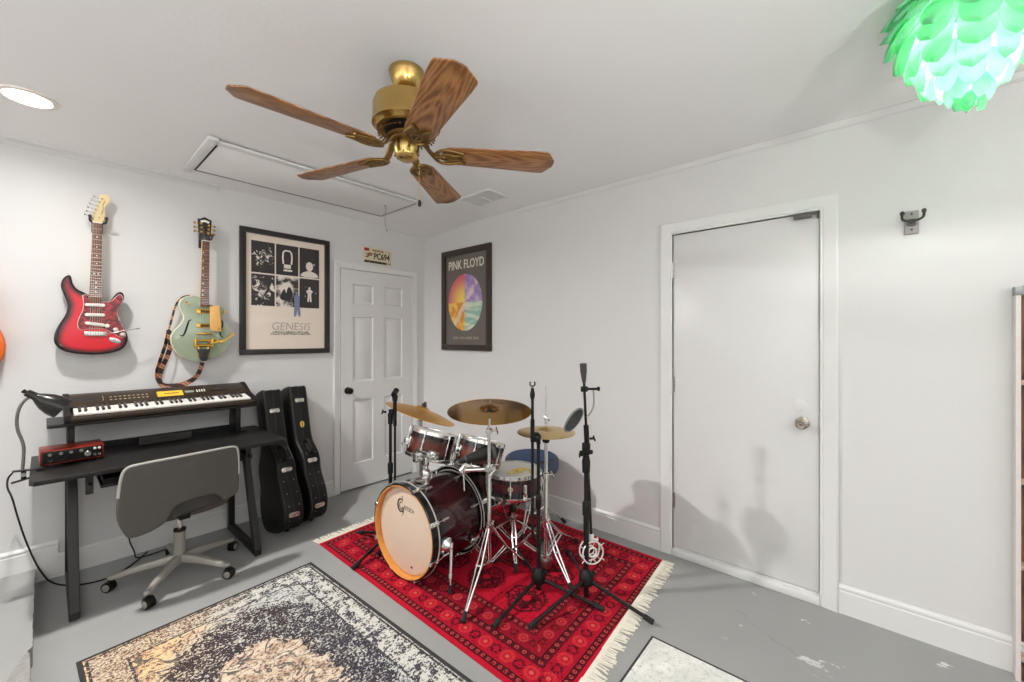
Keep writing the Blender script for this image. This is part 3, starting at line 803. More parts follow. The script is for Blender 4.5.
bend(g); make('piping', g, UPL, bk, ang=60)
g = G(); g.prism(smooth_poly([(-.085, .425), (-.07, .437), (.185, .468), (.178, .52), (.135, .545), (.05, .543), (-.025, .535), (-.068, .505)], 1), -.032, -.004, bev=.006, grid=.04); bend(g); make('lumbar_pad', g, plain('charcoal_fabric', (58, 56, 53), .85, bump=.3, bscale=600.), ch, ang=60)
g = G(); g.prism(smooth_poly([(-.23, -.22), (.23, -.22), (.245, 0), (.225, .22), (.15, .25), (-.15, .25), (-.225, .22), (-.245, 0)], 2), 0, .075, M=Matrix.Translation((-.01, .02, .405)), bev=.03, seg=5); make('seat', g, UPH, ch)
g = G(); g.box((-.01, .02, .392), (.18, .2, .03), bev=.006); g.box((-.02, -.15, .425), (.05, .2, .012)); g.box((-.02, -.246, .485), (.05, .012, .10)); g.cyl((.1, -.02, .385), (.24, -.02, .38), .006, n=8); make('seat_mechanism', g, BLACKP, ch)
g = G(); g.cyl((0, 0, .28), (0, 0, .41), .013, n=20); make('gas_piston', g, CHROME, ch)
g = G(); g.lathe([(0, .085), (.03, .085), (.03, .13), (.027, .27), (.029, .272), (.029, .282), (0, .284)], n=28); make('gas_column', g, SIL, ch)
g = G(); g.lathe([(.0, .272), (.0305, .272), (.0305, .286), (0, .288)], n=24); make('column_collar', g, BLACKP, ch)
cas_a = (90, 162, 234, 306, 18)
def cleg():
    g = G(); N_ = 10; rings = []
    for i in range(N_ + 1):
        t_ = i / N_; r_ = .02 + .285 * t_
        zz = .115 - .008 * t_ - .028 * t_ * t_; wd = .026 - .009 * t_; hh = .024 - .012 * t_
        rings.append([g.b.verts.new((r_, wd * c_, zz + hh * s_)) for c_, s_ in ((-1, -.9), (-1, .1), (-.6, .8), (0, 1), (.6, .8), (1, .1), (1, -.9))])
    for a, b in zip(rings, rings[1:]):
        for k in range(7): g.b.faces.new((a[k], a[(k + 1) % 7], b[(k + 1) % 7], b[k]))
    g.b.faces.new(rings[0]); g.b.faces.new(rings[-1][::-1])
    g.ball((.305, 0, .079), .018, (1.1, 1, .8), n=12)
    return g
lg0 = None
for a in cas_a:
    M = Matrix.Rotation(R(a), 4, 'Z')
    if lg0 is None:
        lg0 = make('base_leg', cleg(), SIL, ch, M)
        g = G(); g.cyl((.305, 0, .05), (.305, 0, .075), .008, n=10)
        for s_ in (-1, 1):
            g.lathe([(0, -.009), (.022, -.009), (.0285, -.006), (.0285, .006), (.022, .009), (0, .009)], M=fr((.318, s_ * .0125, .0285), (1, 0, 0), (0, 0, 1)), n=24)
        g.prism([(.298, .03), (.342, .03), (.338, .048), (.32, .06), (.298, .056)], -.02, .02, M=fr((0, 0, 0), (1, 0, 0), (0, 0, 1)), bev=.003)
        cst = make('caster', g, BLACKP, lg0)
        g = G()
        for s_ in (-1, 1): g.lathe([(0, 0), (.019, 0), (.019, .0015), (.016, .003), (0, .0035)], M=axfr((.318, s_ * .0215, .0285), (0, s_, 0)), n=24)
        cap = make('caster_cap', g, SIL, lg0)
    else:
        c = copy_tree(lg0, ch); c.matrix_local = M
        tw = {162: -25, 234: 60, 306: 10, 18: 20}[a]
        for k in c.children:
            k.matrix_local = Matrix.Translation((.305, 0, 0)) @ Matrix.Rotation(R(tw), 4, 'Z') @ Matrix.Translation((-.305, 0, 0))

# ------------------------------------------------------------------ guitars on the back wall
SB = [(-0.089,0.479),(-0.11,0.468),(-0.125,0.436),(-0.128,0.401),(-0.116,0.358),(-0.101,0.311),(-0.099,0.272),(-0.113,0.223),(-0.137,0.174),(-0.152,0.126),(-0.156,0.087),(-0.148,0.053),(-0.122,0.022),(-0.08,0.005),(-0.031,-0.003),(0.019,-0.006),(0.065,-0.002),(0.118,0.012),(0.152,0.039),(0.166,0.077),(0.165,0.115),(0.149,0.162),(0.128,0.209),(0.118,0.246),(0.121,0.284),(0.139,0.317),(0.149,0.351),(0.147,0.379),(0.135,0.394),(0.118,0.391),(0.101,0.366),(0.088,0.338),(0.058,0.326),(0.042,0.33),(-0.009,0.362),(-0.031,0.376),(-0.062,0.394),(-0.079,0.428),(-0.083,0.462)]
SPG = [(-0.038,0.36),(-0.013,0.362),(-0.01,0.321),(0.043,0.323),(0.058,0.321),(0.091,0.331),(0.111,0.362),(0.128,0.378),(0.138,0.364),(0.142,0.341),(0.128,0.307),(0.114,0.278),(0.114,0.241),(0.128,0.199),(0.145,0.153),(0.155,0.115),(0.145,0.101),(0.124,0.105),(0.097,0.129),(0.068,0.151),(0.045,0.16),(-0.019,0.154),(-0.041,0.145),(-0.055,0.158),(-0.059,0.189),(-0.05,0.225),(-0.035,0.266),(-0.031,0.307),(-0.035,0.342)]
SH = [(0.006,0.806),(0.002,0.829),(0.012,0.886),(0.036,0.951),(0.034,0.978),(0.051,0.999),(0.074,0.997),(0.085,0.977),(0.08,0.955),(0.064,0.93),(0.057,0.906),(0.062,0.875),(0.057,0.837),(0.046,0.814)]
GB = [(-0.002,0.473),(-0.051,0.474),(-0.094,0.461),(-0.118,0.427),(-0.122,0.394),(-0.109,0.358),(-0.094,0.324),(-0.1,0.288),(-0.128,0.25),(-0.153,0.218),(-0.165,0.186),(-0.165,0.143),(-0.148,0.09),(-0.119,0.052),(-0.077,0.022),(-0.024,0.002),(0.039,0.006),(0.094,0.029),(0.142,0.061),(0.176,0.112),(0.193,0.176),(0.184,0.233),(0.156,0.284),(0.135,0.316),(0.137,0.347),(0.154,0.37),(0.144,0.399),(0.113,0.416),(0.085,0.407),(0.053,0.421)]
GPG = [(0.053,0.401),(0.111,0.413),(0.12,0.312),(0.125,0.221),(0.064,0.226),(0.053,0.242)]
def edge_attr(o, poly, zmin):
    """distance from the outline, stored per vertex: it drives the maker's sunburst lacquer and the edge binding."""
    at = o.data.attributes.new('edge', 'FLOAT', 'POINT')
    segs = [(Vector((*a, 0)), Vector((*b, 0))) for a, b in zip(poly, poly[1:] + poly[:1])]
    for i, v in enumerate(o.data.vertices):
        p = Vector((v.co.x, v.co.y, 0)); d = 9.
        for a, b in segs:
            ab_ = b - a; t_ = max(0, min(1, (p - a).dot(ab_) / max(1e-9, ab_.length_squared)))
            d = min(d, (p - a - ab_ * t_).length)
        at.data[i].value = d if v.co.z > zmin else 0.
ROSE = wood('rosewood', (78, 42, 30), (116, 66, 48), (132, 80, 60), 1., .5)
MAPLE = plain('pale_maple', (232, 208, 156), .35, 0., .06, 20.)
SILVER = plain('nickel_hardware', (208, 206, 202), .2, 1., .05)
PEARL = plain('pearl_inlay', (236, 234, 226), .3)
STRING = plain('guitar_string', (190, 180, 160), .3, 1.)
# ---- red sunburst solid body
sg = thing('electric_guitar', 'red sunburst solid body electric guitar hanging on the back wall', 'guitar', wallA(-2.565, 1.34))
n = NT('red_burst_lacquer', .2); n.b.inputs['Coat Weight'].default_value = .25; n.b.inputs['Specular IOR Level'].default_value = .35
e_ = n.attr('edge'); nz = n.mul(n.sub(n.noise(7., 2.), .5), .02)
c_ = n.mix(n.ss(n.add(e_, nz), .010, .046), lin(34, 13, 15), lin(206, 16, 36))
n.col(c_)
BURST = n.mat
sbp = smooth_poly(SB, 2)
g = G(); g.prism(sbp, .045, .088, bev=.009, seg=4, grid=.011); bd = make('body', g, BURST, sg); edge_attr(bd, sbp, .07)
n = NT('red_tortoiseshell', .22)
v_ = n.noise(26., 4., .65, dist=1.5)
n.col(n.mix(n.ss(v_, .38, .66), lin(70, 14, 18), lin(178, 38, 44)))
spg = smooth_poly(SPG, 1)
g = G(); g.prism(offset_poly(spg, -.002), .0885, .0895); pgw = make('pickguard', g, WHITEP, sg, label='tortoiseshell pickguard with white edge')
g = G(); g.prism(spg, .0895, .0908); make('pickguard_face', g, n.mat, pgw)
def on_axis(v): return .0165 + (.0255 - .0165) * (v - .32) / .48     # centre of the neck at height v
g = G()
g.prism([(on_axis(.30) - .027, .318), (on_axis(.30) + .027, .322), (on_axis(.806) + .0205, .812), (on_axis(.806) - .0205, .806)], .075, .093, bev=.002)
nk = make('neck', g, MAPLE, sg)
g = G(); g.prism([(on_axis(.30) - .027, .318), (on_axis(.30) + .027, .322), (on_axis(.806) + .0205, .812), (on_axis(.806) - .0205, .806)], .0931, .0985, bev=.002); fb = make('fretboard', g, ROSE, nk)
g = G()
for i in range(1, 22):
    vv = .809 - .648 * (1 - 2 ** (-i / 12)); hw = .021 + .006 * (.809 - vv) / .49
    g.box((on_axis(vv), vv, .0985), (2 * hw, .0022, .0016))
make('frets', g, SILVER, fb)
g = G()
for i in (3, 5, 7, 9, 12, 15, 17, 19):
    vv = .809 - .648 * (1 - (2 ** (-i / 12) + 2 ** (-(i - 1) / 12)) / 2)
    for dx in ((-.009, .009) if i == 12 else (0,)): g.cyl((on_axis(vv) + dx, vv, .0983), (on_axis(vv) + dx, vv, .0988), .0036, n=12)
make('dot_inlays', g, PEARL, fb)
g = G(); g.prism(smooth_poly(SH, 2), .07, .0845, bev=.003); hs = make('headstock', g, MAPLE, sg)
g = G(); g.box((.0258, .812, .0965), (.043, .005, .012), M=None); make('nut', g, PEARL, hs)
TU = [(0.015,0.977),(0.004,0.954),(-0.004,0.93),(-0.012,0.906),(-0.018,0.882),(-0.026,0.859)]
for i, (a, b) in enumerate(TU):
    g = G(); px_ = a + .022; g.cyl((px_ + .008, b - .012, .084), (px_ + .008, b - .012, .098), .0042, n=12); g.cyl((px_ + .008, b - .012, .078), (a, b - .004, .078), .002, n=8); g.prism(rrect(.017, .014, .004), -.003, .003, M=Matrix.Translation((a - .004, b - .002, .078)) @ Matrix.Rotation(R(20), 4, 'Z') @ Matrix.Rotation(R(60), 4, 'Y'), bev=.001)
    make('tuning_peg', g, SILVER, hs)
g = G(); g.tube(smooth_line([(.06, .955, .0848), (.05, .93, .0848), (.052, .90, .0848), (.044, .87, .0848)], 2), .0012, 5); make('headstock_script', g, BLACKP, hs)
g = G(); g.cyl((.034, .845, .084), (.034, .845, .09), .004, n=10); make('string_tree', g, SILVER, hs)
for (u, v_, rz) in ((.0155, .302, 0), (.015, .241, 0), (.015, .184, -9)):
    g = G(); g.prism(rrect(.088, .0185, .009), .0908, .0985, M=Matrix.Translation((u, v_, 0)) @ Matrix.Rotation(R(rz), 4, 'Z'), bev=.002); pu = make('pickup', g, WHITEP, sg)
    g = G()
    for k in range(6): g.cyl((u + (k - 2.5) * .0104 * math.cos(R(rz)), v_ + (k - 2.5) * .0104 * math.sin(R(rz)), .0985), (u + (k - 2.5) * .0104 * math.cos(R(rz)), v_ + (k - 2.5) * .0104 * math.sin(R(rz)), .0992), .0025, n=8)
    make('pole_pieces', g, SILVER, pu)
g = G(); g.box((.018, .125, .091), (.098, .028, .004), bev=.001); br = make('bridge', g, SILVER, sg)
g = G()
for k in range(6): g.box((.018 + (k - 2.5) * .0112, .127, .097), (.0098, .022, .008), bev=.001, seg=1)
make('saddles', g, SILVER, br)
g = G(); g.tube(smooth_line([(.066, .122, .093), (.07, .123, .112), (.10, .132, .122), (.16, .150, .122), (.205, .158, .118)]), .003, 8); g.cyl((.2, .157, .118), (.218, .160, .117), .0042, n=8); make('tremolo_arm', g, SILVER, br)
for (u, v_) in ((.069, .174), (.107, .152), (.139, .12)):
    g = G(); g.lathe([(0, 0), (.0125, 0), (.012, .006), (.0095, .016), (0, .017)], M=Matrix.Translation((u, v_, .0908)), n=20); make('control_knob', g, WHITEP, sg)
g = G(); g.prism(ell(.030, .015, 28), .087, .0905, M=Matrix.Translation((.104, .083, 0)) @ Matrix.Rotation(R(-28), 4, 'Z'), bev=.001); jp = make('jack_plate', g, SILVER, sg)
g = G(); g.lathe([(.004, 0), (.007, 0), (.007, .002), (.004, .002)], M=Matrix.Translation((.101, .084, .0903)), n=16, closed=True); make('jack_socket', g, BLACK, jp)
g = G(); g.box((.123, .222, .0925), (.003, .022, .004), M=None); g.cyl((.122, .214, .093), (.127, .21, .102), .002, n=8); make('pickup_switch', g, WHITEP, sg)
g = G()
for k in range(6):
    u0 = .018 + (k - 2.5) * .0105; u1 = .0255 + (k - 2.5) * .0066; g.tube([(u0, .128, .1005), (u1, .812, .1015)], .00045 + .0001 * (5 - k), 4)
    a, b = TU[5 - k] if False else TU[5 - k]; g.tube([(u1, .812, .1015), (a + .03, b - .012, .097)], .0004, 4)
make('strings', g, STRING, sg)
for (u, v_) in ((-.098, .478), (-.0, -.012)):
    g = G(); g.cyl((u, v_ - .004, .067), (u, v_ + .008 * (1 if v_ > 0 else -1), .067), .005, n=10); make('strap_button', g, SILVER, sg)

# ---- pale green hollow body with gold hardware and a strap
gg = thing('electric_guitar', 'pale green hollow body guitar with gold hardware and strap on the back wall', 'guitar', wallA(-2.02, 1.265))
n = NT('aspen_green_lacquer', .16); n.b.inputs['Coat Weight'].default_value = .7
n.col(n.mix(n.lt(n.attr('edge'), .0042), n.mix(n.noise(4., 2.), lin(138, 152, 124), lin(152, 164, 140)), lin(214, 208, 184)))
gbp = smooth_poly(GB, 2)
g = G(); g.prism(gbp, .03, .082, bev=.006, seg=3, grid=.012); bd = make('body', g, n.mat, gg); edge_attr(bd, gbp, .06)
for b_ in bd.data.vertices:
    if b_.co.z > .078: b_.co.z += .012 * max(0, 1 - ((b_.co.x / .15) ** 2 + ((b_.co.y - .2) / .22) ** 2))
def fhole(pts):
    g = G(); ln = smooth_line([(a, b, .0) for a, b in pts], 2); N_ = len(ln)
    zz = lambda p: .0826 + .012 * max(0, 1 - ((p.x / .15) ** 2 + ((p.y - .2) / .22) ** 2))
    rr = [.0022 + .0036 * math.sin(PI * i / (N_ - 1)) for i in range(N_)]
    L_, R_ = [], []
    for i, p in enumerate(ln):
        d = (ln[min(i + 1, N_ - 1)] - ln[max(0, i - 1)]).normalized(); s_ = Vector((-d.y, d.x, 0))
        L_.append(g.b.verts.new((p.x + s_.x * rr[i], p.y + s_.y * rr[i], zz(p)))); R_.append(g.b.verts.new((p.x - s_.x * rr[i], p.y - s_.y * rr[i], zz(p))))
    for i in range(N_ - 1): g.b.faces.new((L_[i], L_[i + 1], R_[i + 1], R_[i]))
    for p in (ln[0], ln[-1]): g.ball((p.x, p.y, zz(p) - .003), .0058, (1, 1, .6), n=10)
    g.solid(.001)
    make('f_hole', g, BLACKP, gg)
fhole([(-.054, .300), (-.066, .296), (-.072, .272), (-.080, .240), (-.090, .205), (-.100, .186), (-.110, .190)])
fhole([(.118, .305), (.132, .296), (.134, .272), (.128, .242), (.118, .214), (.122, .190), (.134, .178)])
g = G(); g.prism(GPG, .096, .0985, bev=.0008); gpg = make('pickguard', g, plain('gold_acrylic', (232, 180, 104), .3, .1), gg, label='gold pickguard')
g = G(); g.text('G', .022, Matrix.Translation((.108, .24, .0988)), .0003); make('pickguard_letter', g, BLACKP, gpg)
gx = lambda v: .021 + .008 * (v - .4) / .47
g = G(); g.prism([(gx(.40) - .027, .40), (gx(.40) + .027, .40), (gx(.87) + .0225, .872), (gx(.87) - .0225, .868)], .085, .1035, bev=.003); nk = make('neck', g, plain('neck_lacquer', (202, 176, 130), .3), gg)
g = G(); g.prism([(gx(.40) - .0255, .40), (gx(.40) + .0255, .40), (gx(.87) + .021, .872), (gx(.87) - .021, .868)], .1036, .108, bev=.0015); fb = make('fretboard', g, ROSE, nk)
g = G()
for i in range(1, 23):
    vv = .868 - .628 * (1 - 2 ** (-i / 12))
    if vv > .405: g.box((gx(vv), vv, .108), (.044, .002, .0014))
make('frets', g, SILVER, fb)
g = G()
for i in (3, 5, 7, 9, 12, 15, 17):
    vv = .868 - .628 * (1 - (2 ** (-i / 12) + 2 ** (-(i - 1) / 12)) / 2); g.ball((gx(vv) - .013, vv, .108), .004, (1, 1.2, .2), n=8)
make('thumbnail_inlays', g, PEARL, fb)
GH = [(.005, .868), (-.004, .895), (-.012, .917), (-.0145, .992), (-.018, 1.027), (-.006, 1.022), (.010, 1.034), (.024, 1.042), (.038, 1.036), (.052, 1.028), (.067, 1.027), (.064, .99), (.061, .931), (.057, .895), (.053, .872)]
g = G(); g.prism(smooth_poly(GH, 1), .082, .097, bev=.002); hs = make('headstock', g, plain('walnut_black_gloss', (48, 42, 38), .2), gg)
g = G(); g.prism([(-.004, 1.010), (.024, 1.022), (.054, 1.012), (.046, .998), (.024, 1.006), (.004, .997)], .097, .0982); make('headstock_inlay', g, PEARL, hs)
g = G(); g.box((gx(.87), .87, .103), (.044, .006, .012)); make('nut', g, PEARL, hs)
g = G(); g.prism([(.016, .90), (.036, .90), (.030, .925), (.022, .925)], .097, .0985); make('truss_cover', g, BLACKP, hs)
for s_, us in ((-1, ((-.014, .992), (-.0135, .962), (-.0125, .932))), (1, ((.064, .985), (.0625, .957), (.061, .928)))):
    for (u, v_) in us:
        g = G(); g.cyl((u - s_ * .016, v_, .097), (u - s_ * .016, v_, .108), .0042, n=12); g.lathe([(0, 0), (.0075, 0), (.0075, .0012), (0, .0014)], M=Matrix.Translation((u - s_ * .016, v_, .097)), n=14); g.cyl((u - s_ * .01, v_, .088), (u + s_ * .016, v_, .088), .0022, n=8); g.prism(rrect(.013, .015, .005), -.003, .003, M=Matrix.Translation((u + s_ * .021, v_, .088)) @ Matrix.Rotation(R(15), 4, 'Y'), bev=.001)
        make('tuning_peg', g, GOLD, hs)
for v_ in (.364, .261):
    g = G(); g.prism(rrect(.086, .036, .004), .082, .094, M=Matrix.Translation((.021, v_, 0)), bev=.002); pu = make('pickup', g, GOLD, gg)
    g = G(); g.prism(rrect(.055, .022, .003), .094, .0965, M=Matrix.Translation((.027, v_, 0)), bev=.001); make('pickup_cover', g, plain('dark_gold', (96, 70, 30), .35, .8) if 'dark_gold' not in bpy.data.materials else bpy.data.materials['dark_gold'], pu)
g = G(); g.box((.021, .205, .098), (.092, .013, .012), bev=.003); g.cyl((-.016, .205, .084), (-.016, .205, .098), .006, n=10); g.cyl((.058, .205, .084), (.058, .205, .098), .006, n=10); make('bridge', g, GOLD, gg)
g = G()
for v_, r_ in ((.155, .0085), (.12, .0095)): g.cyl((-.032, v_, .104), (.066, v_, .104), r_, n=16)
for u in (-.032, .066): g.prism(rrect(.012, .07, .005), .09, .114, M=Matrix.Translation((u, .138, 0)), bev=.002)
for u in (-.012, .044): g.box((u, .08, .095), (.010, .09, .008), bev=.002)
tp = make('tailpiece', g, GOLD, gg, label='gold vibrato tailpiece')
g = G(); g.prism([(-.022, .094), (.056, .094), (.042, .03), (.034, .008), (.004, .008), (-.006, .03)], .088, .1, bev=.003); make('tailpiece_plate', g, plain('tailpiece_black', (34, 31, 28), .3), tp)
g = G(); g.strip(smooth_line([(.055, .135, .116), (.075, .142, .124), (.11, .150, .126), (.13, .150, .128), (.16, .176, .13), (.198, .205, .13)]), .012, .003); g.ball((.20, .207, .13), .008, (1, .8, .5), n=12); g.ball((.06, .136, .112), .011, n=12); make('vibrato_arm', g, GOLD, tp)
for (u, v_) in ((.105, .165), (.128, .147), (.078, .166), (.15, .37)):
    g = G(); g.lathe([(0, 0), (.010, 0), (.0095, .010), (.007, .013), (0, .013)], M=Matrix.Translation((u - .006, v_ - .004, .085)), n=18); make('control_knob', g, GOLD, gg)
g = G(); g.cyl((-.075, .415, .085), (-.085, .43, .103), .0025, n=8); g.lathe([(0, 0), (.009, 0), (.008, .003), (0, .003)], M=Matrix.Translation((-.075, .415, .083)), n=16); make('pickup_switch', g, GOLD, gg)
g = G()
for k in range(6):
    u0 = .019 + (k - 2.5) * .0104; u1 = gx(.87) + (k - 2.5) * .007
    g.tube([(u0, .125, .113), (u0, .205, .1055), (u1, .872, .1105), (u1 + (.004 if k > 2 else -.004), .93 + .028 * abs(k - 2.5) * .7, .104)], .0005, 4)
make('strings', g, STRING, gg)
# strap hanging below the body
n = NT('woven_strap', .8)
x, y, z = n.xyz()
w_ = n.pp(n.add(n.mul(y, 14.), n.mul(x, 6.)), .5)
n.col(n.mix(n.gt(w_, .27), lin(64, 44, 38), n.mix(n.gt(n.pp(n.mul(n.add(y, x), 42.), .5), .3), lin(196, 146, 112), lin(150, 92, 70))))
STRAP = n.mat
g = G()
g.strip(smooth_line([(-.05, .476, .05), (-.085, .468, .05), (-.115, .44, .046), (-.135, .39, .04), (-.152, .30, .034), (-.168, .225, .034)], 3), .012, .003, (0, 0, 1))
g.strip(smooth_line([(-.168, .228, .034), (-.163, .17, .04), (-.160, .115, .048), (-.175, .055, .055), (-.205, -.02, .06), (-.222, -.085, .065), (-.222, -.128, .065), (-.198, -.156, .06), (-.14, -.162, .055), (-.085, -.152, .055), (-.035, -.125, .055), (-.004, -.085, .055), (.010, -.04, .056), (.017, -.004, .06)], 3), .034, .003, (.55, .2, .8))
g.strip(smooth_line([(-.168, .226, .03), (-.180, .15, .03), (-.194, .09, .032), (-.222, -.01, .036), (-.234, -.07, .04), (-.228, -.12, .05), (-.205, -.152, .055)], 3), .032, .003, (.75, .2, .6))
make('strap', g, STRAP, gg, ang=60)

# ---- orange acoustic guitar at the left edge: only its rim reaches the picture
og = thing('acoustic_guitar', 'orange guitar hanging on the back wall at the left edge of the picture', 'guitar', wallA(-3.083, 1.24))
half = [(0, 0), (.10, .006), (.163, .05), (.188, .13), (.18, .21), (.15, .275), (.13, .32), (.135, .37), (.145, .42), (.125, .475), (.07, .50), (0, .502)]
poly = half + [(-a, b) for a, b in half[::-1][1:-1]]
n = NT('amber_gloss', .12); n.col(n.mix(n.noise(20., 3., .5, n.vec(n.mul(n.xyz()[0], 6.), n.xyz()[1], 0.)), lin(206, 84, 22), lin(228, 112, 40)))
g = G(); g.prism(smooth_poly(poly, 2), .0, .10, bev=.008, seg=3); make('body', g, n.mat, og)
g = G(); g.lathe([(.001, .1015), (.05, .1015)], M=Matrix.Translation((0, .33, 0)), n=28); g.solid(.001); make('sound_hole', g, BLACKP, og)
g = G(); g.prism([(-.028, .4), (.028, .4), (.022, .86), (-.022, .86)], .09, .113, bev=.003); make('neck', g, ROSE, og)
g = G(); g.prism(smooth_poly([(-.024, .86), (.024, .86), (.036, .9), (.036, 1.03), (-.036, 1.03), (-.036, .9)], 1), .088, .1, bev=.002); hs = make('headstock', g, bpy.data.materials['walnut_black_gloss'], og)
for s_ in (-1, 1):
    for k in range(3):
        g = G(); g.cyl((s_ * .03, .91 + .04 * k, .094), (s_ * .05, .91 + .04 * k, .094), .006, n=10); make('tuning_peg', g, SILVER, hs)
g = G(); g.box((0, .15, .104), (.13, .03, .012), bev=.004); make('bridge', g, ROSE, og)

# ---- wall hangers (yoke and block); one of each is drawn and copied with its parts
HW = wood('dark_block_wood', (30, 24, 21), (44, 36, 31), (52, 43, 37), 1., .5)
def hanger(M, lab, bm, silver=False):
    h = thing('guitar_hanger', lab, 'guitar hanger', M, None)
    g = G(); g.prism(rrect(.05, .11, .004), 0, .016, bev=.003); bl_ = make('block', g, bm, h)
    for v_ in (-.035, .04):
        g = G(); g.lathe([(0, 0), (.0045, 0), (.0035, .002), (0, .002)], M=Matrix.Translation((0, v_, .016)), n=12); make('screw', g, BLACK, bl_)
    g = G(); g.prism(rrect(.028, .032, .006), .016, .03, M=Matrix.Translation((0, -.002, 0)), bev=.003); g.cyl((0, 0, .028), (0, 0, .062), .0065, n=12)
    yk = make('yoke_mount', g, plain('grey_iron', (96, 95, 92), .4, .7) if 'grey_iron' not in bpy.data.materials else bpy.data.materials['grey_iron'], h)
    for s_ in (-1, 1):
        g = G(); g.tube(smooth_line([(0, 0, .062), (s_ * .018, -.002, .064), (s_ * .034, .004, .074), (s_ * .037, .012, .092), (s_ * .036, .026, .104)], 2), .0055, 10); g.ball((s_ * .036, .028, .105), .009, (1, 1.3, 1), n=12)
        make('yoke_arm', g, plain('dark_grey_rubber', (60, 58, 56), .6) if 'dark_grey_rubber' not in bpy.data.materials else bpy.data.materials['dark_grey_rubber'], h)
    return h
hanger(wallA(-2.536, 2.155), 'black wall hanger holding the red guitar by its headstock', HW)
hanger(wallA(-1.99, 2.15), 'black wall hanger holding the green guitar by its headstock', HW)
hanger(wallA(-3.083, 2.10, .0), 'black wall hanger of the orange guitar at the left', HW)
hanger(wallB(-3.841, 1.992), 'empty grey guitar hanger on the right wall beside the white flush door', plain('silver_grey_wood', (150, 148, 144), .5))

# ------------------------------------------------------------------ framed posters and plate
def frame(g, w, h, fw, d, z0=0.):
    for (a, b, c, e) in ((0, h / 2 - fw / 2, w, fw), (0, -h / 2 + fw / 2, w, fw)): g.prism([(a - c / 2, b - e / 2), (a + c / 2, b - e / 2), (a + c / 2, b + e / 2), (a - c / 2, b + e / 2)], z0, d, bev=.003)
    for s_ in (-1, 1): a = s_ * (w / 2 - fw / 2); g.prism([(a - fw / 2, -h / 2 + fw), (a + fw / 2, -h / 2 + fw), (a + fw / 2, h / 2 - fw), (a - fw / 2, h / 2 - fw)], z0, d, bev=.003)
FRB = plain('black_satin_frame', (34, 31, 28), .35, 0., .1)
pa = thing('framed_poster', 'tall black framed cream poster with six black and white photographs on the back wall', 'poster', wallA(-1.409, 1.808))
pw, ph = .70, 1.004
g = G(); frame(g, pw, ph, .042, .028); make('frame', g, FRB, pa)
n = NT('cream_poster_paper', .45); n.b.inputs['Coat Weight'].default_value = .35; n.b.inputs['Coat Roughness'].default_value = .08
n.col(n.mix(n.noise(2., 2.), lin(222, 206, 190), lin(230, 216, 202)))
g = G(); g.prism([(-pw / 2 + .03, -ph / 2 + .03), (pw / 2 - .03, -ph / 2 + .03), (pw / 2 - .03, ph / 2 - .03), (-pw / 2 + .03, ph / 2 - .03)], .004, .010); pp_ = make('poster_print', g, n.mat, pa)
def photo_mat(nm, sc, lo, hi, ofs, dist):
    n = NT(nm, .45); x, y, z = n.xyz()
    v = n.noise(sc, 4., .62, n.vec(n.add(x, ofs), y, 0.), dist)
    r_ = n.m('SQRT', n.add(n.mul(x, x), n.mul(y, y)))
    v = n.sub(v, n.mul(n.ss(r_, .03, .11), .14))
    n.col(n.mix(n.ss(v, lo, hi), lin(46, 42, 42), lin(224, 214, 204)))
    return n.mat
gx0 = (-.184, -.002, .178); gy0 = (.281, .017); pw2 = (.170, .174, .166)
INK = plain('print_black', (40, 37, 37), .5); PALE = plain('print_pale', (222, 212, 202), .5); MIDG = plain('print_grey', (120, 114, 110), .5)
idx = 0
